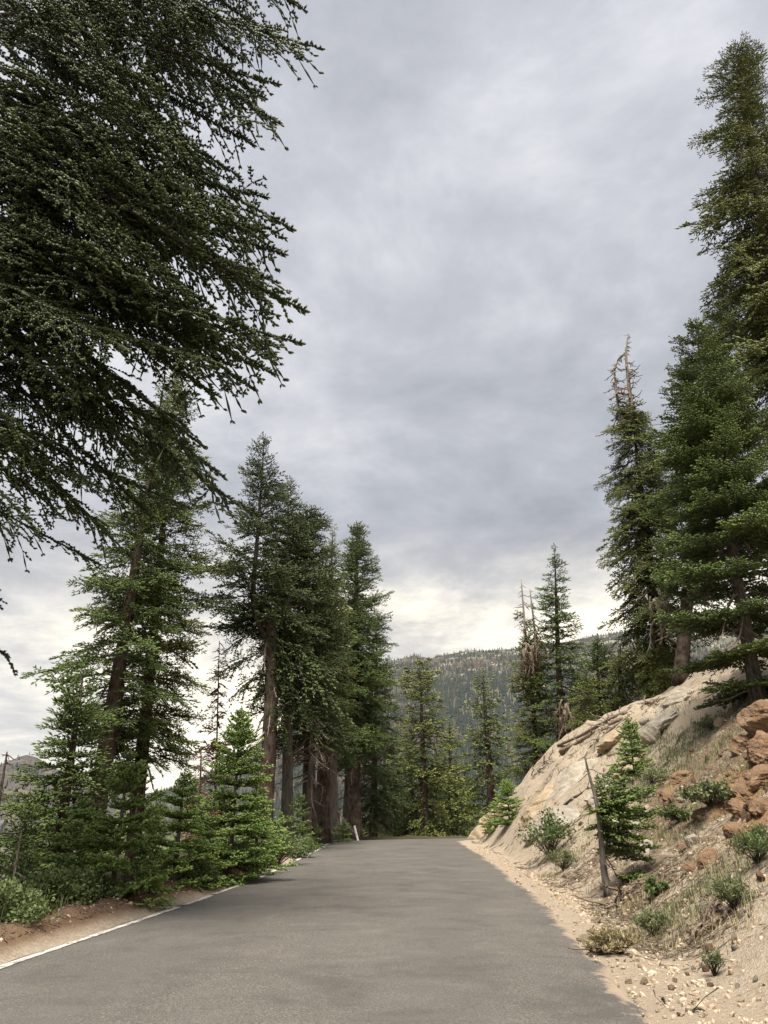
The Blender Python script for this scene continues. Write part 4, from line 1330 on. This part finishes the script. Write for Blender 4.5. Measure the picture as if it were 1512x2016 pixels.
def rock_arr(seed, n=4, planes=18, rough=.05, sc=(1, 1, 1), rnd=9):
    rng = np.random.default_rng(seed)
    V, F = ICO[n]
    N_ = rng.normal(size=(planes, 3)); N_ /= np.linalg.norm(N_, axis=1)[:, None]
    D_ = rng.uniform(.68, 1.0, planes)
    q = np.maximum((V @ N_.T) / D_, 1e-3)
    r = 1 / (q ** rnd).sum(1) ** (1 / rnd)
    P = V * np.minimum(r, 1.15)[:, None]
    f = lambda s_, k: fbm(P[:, 0] * s_ + P[:, 2] * s_ * .7 + k, P[:, 1] * s_ - P[:, 2] * s_ * .6, 4, seed + k)
    P = P * (1 + rough * f(2.2, 0) + rough * .5 * f(6, 1) - rough * .5 * np.abs(f(4, 2)) + rough * .25 * f(15, 3))[:, None]
    return P * np.array(sc), F


def rock(label, px, py, size, matn, seed, rot=0, sink=.3, n=4, rough=.08, group=None, tilt=0, name='boulder', planes=18, rnd=9, cat='rock', push=0):
    p = G(px, py)
    V, F = rock_arr(seed, n, planes, rough, size, rnd)
    o = obj(name, mesh(name, V, F, [matn], smooth=False), label=label, cat=cat, group=group)
    o.location = (p[0] + push * .6, p[1] + push, p[2] + size[2] * (1 - 2 * sink) * .5 + push * .4)
    o.rotation_euler = (0, tilt, rot)
    return o


# sizes in metres (half extents)
OR = dict(n=5, rough=.17, planes=46, rnd=40)
rock('large orange boulder with a rounded brow beside the grey fir trunk', 1515, 1425, (0.62, 0.66, 0.48), 'rock_orange', 101, .4, .28, 5, .14, tilt=-.4, planes=30, rnd=28)
rock('blocky orange boulder with a crack, below the rounded orange one', 1510, 1490, (0.56, 0.47, 0.39), 'rock_orange', 102, 1.0, .38, tilt=-.5, **{k: v for k, v in OR.items()})
rock('orange rock with a dark overhang, jutting downhill from the blocky one', 1462, 1476, (0.33, 0.31, 0.27), 'rock_orange', 121, .2, .34, tilt=-.3, **OR)
rock('rusty ledge in the orange outcrop, under the blocky boulder', 1492, 1545, (0.48, 0.39, 0.20), 'rock_orange', 103, .2, .40, tilt=-.62, **OR)
rock('crumbling orange rock in the heart of the outcrop', 1462, 1562, (0.36, 0.31, 0.19), 'rock_orange', 122, 1.3, .42, tilt=-.6, **OR)
rock('yellow-orange rock low in the outcrop, split by a seam', 1468, 1600, (0.34, 0.33, 0.17), 'rock_orange', 123, 2.2, .42, tilt=-.6, **OR)
rock('brown-orange slab at the foot of the orange outcrop', 1502, 1588, (0.28, 0.23, 0.12), 'rock_orange', 104, .7, .38, tilt=-.55, **OR)
rock('pale-edged orange rock at the lowest end of the outcrop', 1452, 1640, (0.28, 0.25, 0.12), 'rock_orange', 124, 1.7, .42, tilt=-.6, **OR)
rock('broken orange rock in mid bank by the pale weathered log', 1338, 1535, (0.36, 0.33, 0.19), 'rock_orange', 105, .3, .44, tilt=-.6, **OR)
rock('ochre rock just below the broken orange rock in mid bank', 1320, 1568, (0.23, 0.23, 0.12), 'rock_orange', 125, 1.1, .44, tilt=-.6, **OR)
rock('small orange rock below the white stone in mid bank', 1378, 1605, (0.20, 0.19, 0.09), 'rock_orange', 106, .3, .40, tilt=-.6, **OR)
rock('flat orange ledge low on the bank beneath scattered litter', 1395, 1690, (0.28, 0.19, 0.08), 'rock_orange', 107, .9, .42, tilt=-.5, **OR)
rock('ochre stone beside the flat orange ledge', 1350, 1672, (0.16, 0.14, 0.07), 'rock_orange', 126, .5, .40, tilt=-.5, **OR)
rock('reddish slab at the bank foot above the low live fir limb', 1365, 1712, (0.19, 0.14, 0.07), 'rock_orange', 127, 1.9, .40, tilt=-.5, **OR)
rock('yellowish rock low at the bank foot near the bend', 945, 1606, (.85, .8, .75), 'granite_yellow', 108, .5, .40, 4, .12)
rock('pale rounded boulder behind the small firs at the bank foot', 998, 1560, (.62, .6, .50), 'granite_pale', 109, .2, .2, 4, .05, rnd=4)
rock('broad pale granite face bulging from the bank', 1120, 1545, (1.9, 1.6, .55), 'granite_pale', 110, .25, .72, 5, .18, tilt=-.75, rnd=14, planes=30)
rock('smooth yellow-stained granite face next to the pale one', 1062, 1588, (1.2, 1.0, .45), 'granite_yellow', 111, .1, .70, 5, .18, tilt=-.8, rnd=14, planes=26)
rock('whitish block of granite beside the green grass patch', 1283, 1460, (.42, .36, .38), 'granite_pale', 113, .4, .32, 4, .12)
rock('small white rounded stone above the orange rock in mid bank', 1346, 1578, (.20, .15, .12), 'granite_pale', 114, .4, .2, 3, .05, rnd=4)
rock('grey wedge of rock beside the one-sided fir', 1268, 1682, (.34, .26, .17), 'rock_grey', 115, .6, .3, 3, .08, tilt=-.5)
rock('dark small rock high on the bare sand face', 1268, 1425, (.22, .18, .18), 'rock_grey', 116, .6, .3, 3, .08)
rock('pale stone half buried under the dark tiered fir', 1420, 1425, (.24, .2, .2), 'granite_yellow', 117, .2, .3, 3, .1)
rock('small tan block low on the bank near dead twigs', 1362, 1660, (.13, .12, .11), 'granite_pale', 118, .2, .2, 3, .08)
LEDGE = [('granite ledge stepping down beside the pale granite face', 1190, 1560), ('fractured granite ledge under the slim open sapling', 1225, 1520), ('granite ledge above the dark fallen branch', 1110, 1615), ('grey ledge sloping to the leafy shrub', 1060, 1640), ('long low ledge beneath the bleached log', 1205, 1460), ('ledge of broken granite uphill of the slim sapling', 1300, 1430), ('pale ledge high on the bare sand face', 1330, 1385), ('tan ledge near the yellowish rock at the bend', 985, 1600), ('rough tan ledge behind the one-sided fir', 1225, 1640)]
for i, (lab, px, py) in enumerate(LEDGE):
    rr = np.random.default_rng(900 + i); p = G(px, py); f = .4 + .022 * p[1]
    rock(lab, px, py, (f * rr.uniform(.7, 1.1), f * rr.uniform(.5, .8), f * .34), ('granite_pale', 'granite_yellow', 'rock_grey')[i % 3], 910 + i, rr.uniform(-.5, .8), .48, 4, .2, tilt=-.6, planes=30, rnd=16, name='ledge', group='granite ledges in the bank')
# smaller stones
rng = np.random.default_rng(202)
SC = ('pale', 'yellowish', 'grey', 'yellowish', 'rust-coloured')
SM = [mesh('stone', *rock_arr(300 + k, 2, 12, .06, (1, .8, .6)), [m], smooth=False) for k, m in enumerate(('granite_pale', 'granite_yellow', 'rock_grey', 'granite_yellow', 'rock_orange'))]
for k in range(110):
    py = rng.uniform(1480, 1960)
    lo = np.interp(py, [1480, 1660, 1800, 1960], [1130, 980, 1090, 1230])
    px = rng.uniform(lo, 1505)
    p = G(px, py)
    if p[1] > 42: continue
    s = rng.uniform(.02, .045 + .02 * rng.random() ** 3) * (1 + .045 * p[1])
    ki = rng.integers(4) if px < 1350 else rng.integers(5)
    wh_ = 'near the road edge on pale sand' if py > 1860 else 'low on the bank among dry grass' if py > 1720 else 'in mid bank uphill of the one-sided fir' if px > 1230 else 'on the bare bank near the leafy shrub'
    o = obj('stone', SM[ki], label='loose %s angular stone lying %s' % (SC[ki], wh_), cat='stone', group='%s stones %s' % (SC[ki], wh_), loc=(p[0], p[1], p[2] + s * .2))
    o.rotation_euler = rng.uniform(0, 6.28, 3); o.scale = (s, s, s)

for k in range(44):                  # shards broken off the orange outcrop
    px, py = (rng.normal(1480, 26), rng.normal(1570, 55)) if k < 34 else (rng.normal(1340, 18), rng.normal(1560, 22))
    p = G(min(px, 1511), py)
    s = rng.uniform(.06, .17)
    o = obj('stone', SM[4], label='broken rust-coloured shard lying %s' % ('about the orange outcrop at the frame edge' if k < 34 else 'around the broken orange rock in mid bank'), cat='stone', group='orange shards %s' % ('of the outcrop' if k < 34 else 'in mid bank'), loc=(p[0], p[1], p[2] + s * .15))
    o.rotation_euler = rng.uniform(0, 6.28, 3); o.scale = (s, s * .8, s * .7)

# pebbles and grit: too many to count
def grit(name, n, seed, place, smin, smax, label):
    rng = np.random.default_rng(seed)
    x, y = place(rng, n)
    z, S_, U_, t_, l_ = H(x, y, True)
    ok = (U_ > HW - .1) | (U_ < -HW - .2)
    z = np.maximum(z, np.where(np.abs(U_) < HW, roadz(S_), z))
    x, y, z = x[ok], y[ok], z[ok]; n = len(x)
    V0, F0 = ICO[1]
    s = smin + (smax - smin) * rng.random(n) ** 3
    A = rng.normal(size=(n, 3, 3)) * .28 + np.eye(3)
    V = np.einsum('nij,kj->nki', A, V0) * s[:, None, None] + np.stack([x, y, z + s * .15], 1)[:, None]
    F = (np.arange(n)[:, None, None] * len(V0) + F0[None]).reshape(-1, 3)
    T = np.clip(rng.normal(.52, .2, n), 0, .92); T[rng.random(n) < .02] = 1.0
    return obj(name, mesh(name, V.reshape(-1, 3), F, ['pebble'], tint=np.repeat(T, len(V0)), smooth=False), kind='stuff', label=label, cat='gravel')


def near_bank(rng, n):
    y = 4.5 + 20 * rng.random(n) ** 1.6
    u = .3 + 9 * rng.random(n) ** 1.5
    return np.interp(y, AX[:, 1][:len(ys)], AX[:, 0][:len(ys)]) + HW + u, y


def left_verge(rng, n):
    y = 6 + 30 * rng.random(n) ** 1.3
    return np.interp(y, AX[:, 1][:len(ys)], AX[:, 0][:len(ys)]) - HW - .15 - 1.1 * rng.random(n), y


grit('gravel', 9000, 71, near_bank, .006, .034, 'loose gravel scattered over the sandy bank')
grit('gravel', 2600, 73, lambda r, n: (np.interp((q := 4.5 + 30 * r.random(n) ** 1.5), AX[:, 1][:len(ys)], AX[:, 0][:len(ys)]) + HW + -.12 + 1.0 * r.random(n) ** .8, q), .005, .024, 'fine grit along the sandy shoulder')
grit('gravel', 900, 72, left_verge, .008, .04, 'gravel and duff along the low verge berm')


def spots(list_, s=1.0):
    P = [(G(px, py), r) for px, py, r in list_]
    def f(rng, n):
        k = rng.integers(len(P), size=n)
        return np.array([P[i][0][0] + rng.normal(0, P[i][1] * s) for i in k]), np.array([P[i][0][1] + rng.normal(0, P[i][1] * s) for i in k])
    return f


def litter(n, seed, place, matn, label, lmin, lmax):
    rng = np.random.default_rng(seed)
    x, y = place(rng, n)
    z, S_, U_, t_, l_ = H(x, y, True)
    ok = ((U_ > HW + .5) | (U_ < -HW - .3)) & (y > 4)
    x, y, z = x[ok], y[ok], z[ok]; n = len(x)
    L = rng.uniform(lmin, lmax, n) * (1 + .03 * y); a = rng.random(n) * 3.1416
    dx, dy = np.cos(a) * L / 2, np.sin(a) * L / 2
    A = np.stack([x - dx, y - dy, H(x - dx, y - dy) + .008], 1); B = np.stack([x + dx, y + dy, H(x + dx, y + dy) + .008 + .02 * rng.random(n)], 1)
    V, F, T = spindles(A, B, (.0028 + .0004 * y) * rng.uniform(.6, 1.5, n), rng.random(n))
    return obj('litter', mesh('litter', V, F, [matn], tint=T), kind='stuff', label=label, cat='litter')


_brown = spots([(1260, 1640, 1.1), (1330, 1600, 1.4), (1400, 1490, 1.8), (1230, 1790, .7), (1160, 1700, .9), (1290, 1740, .7), (1240, 1860, .4), (1440, 1700, .8), (1400, 1600, 1.2), (1120, 1500, 2), (1250, 1400, 1.6), (1340, 1780, .6), (1380, 1840, .4), (1100, 1660, .8)])
litter(4000, 1, _brown, 'dry_twig', 'dry twigs and needle litter strewn over the bank', .05, .22)
litter(2500, 2, lambda r, n: (np.interp((q := 6 + 26 * r.random(n) ** 1.4), AX[:, 1][:len(ys)], AX[:, 0][:len(ys)]) - HW - .3 - .9 * r.random(n), q), 'dry_twig', 'brown needles and twigs lying along the verge berm', .04, .14)


def log(label, pts, r0, r1, matn, seed, name='log', stubs=5, cat='log', group=None, lift=.6):
    P = np.array([G(a, b) + np.array([0, 0, r0 * lift]) for a, b in pts])
    rng = np.random.default_rng(seed)
    d = np.linspace(0, 1, 16); k = np.linspace(0, 1, len(P))
    Q = np.stack([np.interp(d, k, P[:, i]) for i in range(3)], 1)
    Q = Q * .5 + (P[0][None] * (1 - d[:, None]) + P[-1][None] * d[:, None]) * .5
    Q[:, 2] += .02 * np.sin(d * 9 + seed)
    c = Q[0].copy()
    R = (r0 + (r1 - r0) * d) * (1 + .18 * fbm(d * 9, d * 0, 2, seed))
    root = thing(name, label, cat, c, group)
    V, F = tube(Q - c, R, 9)
    obj('stem', mesh('stem', V, F, [matn]), root)
    for s in range(stubs):
        i = rng.integers(2, 15); dv = rng.normal(size=3); dv[2] = abs(dv[2]) + .3; dv /= np.linalg.norm(dv)
        L = rng.uniform(.12, .5)
        V, F = tube(np.stack([Q[i] - c, Q[i] - c + dv * L * .6, Q[i] - c + dv * L + np.array([.04, 0, 0])]), [R[i] * .35, R[i] * .25, .005], 5)
        obj('stub', mesh('stub', V, F, [matn]), root)
    return root


log('long bleached fallen log lying along the spur under the slender fir', [(1099, 1472), (1150, 1446), (1232, 1406)], .06, .10, 'dead_wood', 1, stubs=7)
log('splintered brown log ending in a rotten root at the spur', [(1107, 1486), (1150, 1462), (1225, 1420)], .15, .09, 'log_wood', 2, stubs=8)
log('thin fallen branch beside the splintered log', [(1162, 1474), (1200, 1444), (1240, 1410)], .05, .03, 'dead_wood', 3, name='branch', cat='branch', stubs=3)
log('dark fallen branch across the pale granite', [(1095, 1598), (1140, 1570), (1160, 1553)], .05, .04, 'bark_limb', 4, name='branch', cat='branch', stubs=2)
log('reddish fallen stick above the leafy shrub', [(1065, 1580), (1092, 1547)], .035, .03, 'bark_red', 5, name='branch', cat='branch', stubs=1)
log('pale weathered log lying downslope left of the orange rock'.replace('left of', 'beside'), [(1262, 1543), (1320, 1500)], .07, .06, 'dead_wood', 6, stubs=3)
log('short grey log above the low flat orange ledge', [(1322, 1630), (1352, 1600)], .055, .045, 'dead_wood', 7, stubs=2)
log('broken green-barked limb with a splintered orange end at the bank foot', [(1210, 1846), (1228, 1862), (1262, 1866)], .035, .045, 'bark_grey', 8, name='branch', cat='branch', stubs=0)
log('thin dark twig lying on the sand near the lower corner', [(1335, 2002), (1400, 1990)], .012, .008, 'bark_limb', 9, name='twig', cat='twig', stubs=2)
log('bent dry twig lying on the sand uphill of the road edge', [(1300, 1965), (1316, 1985)], .010, .006, 'bark_limb', 10, name='twig', cat='twig', stubs=1)


def debris(label, px, py, n, size, seed, matn='dead_wood', name='brushwood', spreadf=1.0, cat='dead brush', along=None):
    p = G(px, py); rng = np.random.default_rng(seed)
    root = thing(name, label, cat, p)
    for k in range(n):
        L = size * rng.uniform(.5, 1.2); b = pick('bare', min(2, L), rng)
        o = rng.normal(0, .25 * spreadf * size, 2)
        az = rng.random() * 6.28 if along is None else along + rng.normal(0, .35)
        bough_object(root, b, rotz_pitch(az, math.radians(rng.uniform(0, 45)), 0, L / b['L']), (o[0], o[1], H1(p[0] + o[0], p[1] + o[1]) - p[2] + .03), [matn], 'twig')


debris('heap of pale tangled roots and branches high on the bare sand face', 1280, 1390, 16, .8, 11)
debris('long heap of dry brown brush lying beside the sage bush', 1395, 1825, 40, .5, 12, 'dry_twig', along=.75)
debris('tangle of dry brown twigs at the road edge', 1185, 1880, 18, .22, 13, 'dry_twig')
debris('grey dead branches under the bent one-sided fir', 1225, 1775, 14, .5, 14, 'dry_twig')
debris('bare dead branches at the end of the splintered log', 1190, 1440, 14, .9, 15, 'dead_wood')
debris('grey dead branches piled behind the granite at the spur', 1060, 1520, 14, .9, 16, 'dead_wood')


def hang_bundle(label, px, py, d, size, n, seed):
    x, y = at(px, d, py); p = W(px, py, d); rng = np.random.default_rng(seed)
    return p


def shrub(label, px, py, w, h, n, leaf, matn, seed, name='shrub', group=None, cat='shrub', upright=.5, stems=10, pos=None):
    p = G(px, py) if pos is None else np.array(pos)
    rng = np.random.default_rng(seed)
    root = thing(name, label, cat, p, group)
    S = Soup(); cen = []; tip = []
    for k in range(stems):
        a = rng.random() * 6.28; r = w * rng.random() ** .6
        e = np.array([r * math.cos(a), r * math.sin(a), h * (1 - .45 * (r / w) ** 2) * rng.uniform(.65, 1.05)])
        m = e * np.array([.35, .35, .55]) + rng.normal(0, .04 * w, 3)
        S.add(*tube(np.stack([np.zeros(3) + rng.normal(0, .03 * w, 3) * np.array([1, 1, 0]), m, e]), [.012 * h + .004, .008 * h + .003, .002], 4), mi=0)
        cen.append(np.stack([m, e]))
    obj('stems', S.mesh('stems', ['bark_limb']), root)
    C = np.array(cen); i = rng.integers(stems, size=n); t = rng.random(n)[:, None] ** .7
    q = C[i, 0] * (1 - t) + C[i, 1] * t + rng.normal(0, .09, (n, 3)) * np.array([w, w, h * .8])
    q[:, 2] = np.maximum(q[:, 2], .02)
    dv = rng.normal(size=(n, 3)); dv[:, 2] = dv[:, 2] * .6 + upright; dv /= np.linalg.norm(dv, axis=1)[:, None]
    sd = np.cross(dv, rng.normal(size=(n, 3))); sd /= np.linalg.norm(sd, axis=1)[:, None]
    L = leaf * rng.uniform(.6, 1.3, n)[:, None]
    wd = .30 if name == 'shrub' else .12
    nn = np.cross(dv, sd)
    V = np.stack([q, q + dv * L * .5 + sd * L * wd + nn * L * .05, q + dv * L, q + dv * L * .5 - sd * L * wd + nn * L * .05], 1).reshape(-1, 3)
    F = (np.arange(n)[:, None, None] * 4 + np.array([[0, 1, 2], [0, 2, 3]])[None]).reshape(-1, 3)
    T = np.repeat(rng.random(n) * .8, 4)
    obj('foliage', mesh('foliage', V, F, [matn], tint=T), root, 'stuff')
    return root


# bank shrubs
shrub('leafy green shrub with open twigs leaning over the road shoulder', 1085, 1690, .85, 1.25, 1300, .085, 'leaf_shrub', 1, stems=22)
shrub('grey-green sage bush low near the road corner', 1450, 1800, .27, .40, 2600, .045, 'leaf_sage', 2, name='sage_bush', stems=26, upright=1.0)
shrub('green sage bush at the frame edge below the orange outcrop', 1492, 1700, .36, .42, 2600, .05, 'leaf_shrub', 3, name='sage_bush', stems=26, upright=.8)
shrub('small green sage tuft alone on the pale sand', 1408, 1925, .11, .24, 700, .035, 'leaf_sage', 4, name='sage_bush', stems=14, upright=1.1)
shrub('dark green low bush in the middle of the bank', 1400, 1590, .60, .45, 2600, .06, 'leaf_sage', 5, stems=26)
shrub('dark bush beside the small white stone', 1330, 1630, .38, .36, 1500, .05, 'leaf_shrub', 6, stems=20)
shrub('small leafy plant below the low live fir limb', 1292, 1770, .22, .28, 700, .05, 'leaf_shrub', 7, stems=12)
shrub('dry straw-coloured sage beside the broken limb', 1290, 1845, .28, .3, 1800, .05, 'leaf_sage', 8, name='sage_bush', stems=24, upright=1.0)
shrub('olive brush at the road edge below the yellowish rock', 945, 1645, .7, .6, 1800, .09, 'leaf_sage', 9, name='sage_bush', stems=22, upright=1.0)
shrub('pale brush at the foot of the leafy shrub', 1110, 1715, .4, .5, 1200, .07, 'leaf_sage', 10, name='sage_bush', stems=18, upright=1.0)
shrub('sparse green plant under the dark tiered fir', 1400, 1440, .7, .4, 1600, .07, 'leaf_sage', 11, name='sage_bush', stems=20, upright=.9)
shrub('soft green patch of brush on the granite by the sapling', 1285, 1545, .7, .35, 1500, .08, 'leaf_sage', 12, name='sage_bush', stems=20, upright=.9)
shrub('small dark brush by the bleached log', 1180, 1415, .6, .5, 900, .09, 'leaf_shrub', 13, stems=14)
shrub('clump of rusty dry grass at the road edge under the broken limb', 1185, 1885, .22, .24, 1800, .055, 'grass_dry', 14, name='dry_bush', stems=20, upright=.9)
shrub('second clump of dry brush just uphill of the rusty one', 1225, 1880, .2, .22, 1200, .05, 'grass_dry', 15, name='dry_bush', stems=16, upright=.9)
# verge shrubs
vs = [(95, 1775, 10.6, .75, .75, 'round dark green bush nearest on the verge'), (270, 1745, 13.2, .6, .65, 'dark green bush at the foot of the young firs'), (185, 1730, 12.6, .6, .75, 'mixed green bush between two verge bushes'),
      (545, 1655, 23.5, 1.0, 1.0, 'light green bush at the verge before the grove'), (505, 1690, 20.5, .6, .6, 'low green bush beside the tallest young fir'), (395, 1720, 16.5, .5, .45, 'low bush under the tallest young fir at berm'), (330, 1700, 17.5, .8, .8, 'shady bush between the middle young fir and the verge'), (440, 1690, 20, .8, .7, 'shady bush behind the tallest young fir'), (590, 1650, 27, .9, .7, 'low bush at the grove edge by the road'), (20, 1740, 13, .9, 1.5, 'tall pale-stemmed thicket at the frame edge')]
for i, (px, py, d, w, h, lab) in enumerate(vs):
    x, y = at(px, d, py)
    if d < 15: x = min(x, np.interp(d, AX[:, 1][:len(ys)], AX[:, 0][:len(ys)]) - HW - 1.1)
    shrub(lab, 0, 0, w, h, 5200, .052, 'leaf_shrub', 40 + i, stems=34, group='bushes along the verge', pos=(x, y, H1(x, y) - .05))


def grass(name, n, place, hmin, hmax, matn, seed, label, clump=.12):
    rng = np.random.default_rng(seed)
    nc = n // 14
    cx_, cy_ = place(rng, nc)
    i = rng.integers(nc, size=n)
    x = cx_[i] + rng.normal(0, clump, n); y = cy_[i] + rng.normal(0, clump, n)
    z, S_, U_, t_, l_ = H(x, y, True)
    ok = ((U_ > HW + .5) | (U_ < -HW - .75)) & (y > 4)
    x, y, z = x[ok], y[ok], z[ok]; n = len(x)
    h = rng.uniform(hmin, hmax, n)
    a = rng.random(n) * 6.28; ln = rng.uniform(.1, .7, n) * h
    b = np.stack([x, y, z - .02], 1)
    sd = np.stack([-np.sin(a), np.cos(a), 0 * a], 1) * (.0016 + .00022 * y)[:, None]
    md = b + np.stack([np.cos(a) * ln * .3, np.sin(a) * ln * .3, h * .6], 1)
    tp = b + np.stack([np.cos(a) * ln, np.sin(a) * ln, h], 1)
    V = np.stack([b - sd, b + sd, md - sd * .7, md + sd * .7, tp], 1).reshape(-1, 3)
    F = (np.arange(n)[:, None, None] * 5 + np.array([[0, 1, 3], [0, 3, 2], [2, 3, 4]])[None]).reshape(-1, 3)
    T = np.repeat(rng.random(n), 5)
    return obj(name, mesh(name, V, F, [matn], tint=T), kind='stuff', label=label, cat='grass')


grass('grass', 9000, spots([(1300, 1440, .9), (1340, 1470, 1.0), (1370, 1450, .8), (1320, 1500, .7), (1390, 1500, .9), (1250, 1560, .6), (1430, 1560, .8), (1270, 1480, .6), (1390, 1760, .5)]), .06, .20, 'leaf_sage', 5, 'soft green grass patches on the upper bank')
grass('grass', 4800, spots([(1330, 1850, .35), (1250, 1840, .35), (1420, 1740, .45), (1350, 1620, .7), (1420, 1660, .6), (1300, 1660, .6), (1170, 1890, .22), (1230, 1800, .4), (1150, 1500, 1.0), (1260, 1350, 1.5), (960, 1640, .7), (1120, 1700, .5), (1450, 1820, .3)]), .05, .17, 'grass_dry', 6, 'dry straw grass scattered on the cut bank')


def verge(rng, n):
    y = 7 + 32 * rng.random(n)
    return np.interp(y, AX[:, 1][:len(ys)], AX[:, 0][:len(ys)]) - HW - .75 - 3.2 * rng.random(n) ** 1.3, y


grass('grass', 16000, verge, .10, .35, 'grass_green', 7, 'green grass growing behind the verge berm')
grass('grass', 1800, lambda r, n: (np.interp((q := 9 + 29 * r.random(n)), AX[:, 1][:len(ys)], AX[:, 0][:len(ys)]) - HW - .75 - .4 * r.random(n), q), .05, .16, 'grass_dry', 8, 'dry grass on the verge berm')
grass('grass', 5000, spots([(640, 1650, 1.2), (700, 1652, 1.5), (760, 1650, 2), (600, 1655, 1.2), (840, 1648, 3)]), .12, .4, 'grass_green', 9, 'green grass round the grove trunks', .25)

# ------------------------------------------------------------------ marker post
p = W(706, 1653, 41.0)
sU = -HW - .35
x = p[0]; y = p[1]
z = H1(x, y)
root = thing('marker_post', 'thin white marker post leaning beside the road brow', 'post', (x, y, z - .05))
h = W(706, 1620, 41)[2] - W(706, 1655, 41)[2]
V, F = tube([(0, 0, 0), (0, 0, h * .97), (0, 0, h)], [.052, .050, .040], 10)
o = obj('post', mesh('post', V, F, ['white_paint'], smooth=False), root)
o.scale = (1.0, .6, 1)
o.rotation_euler = (0, -.27, 0)
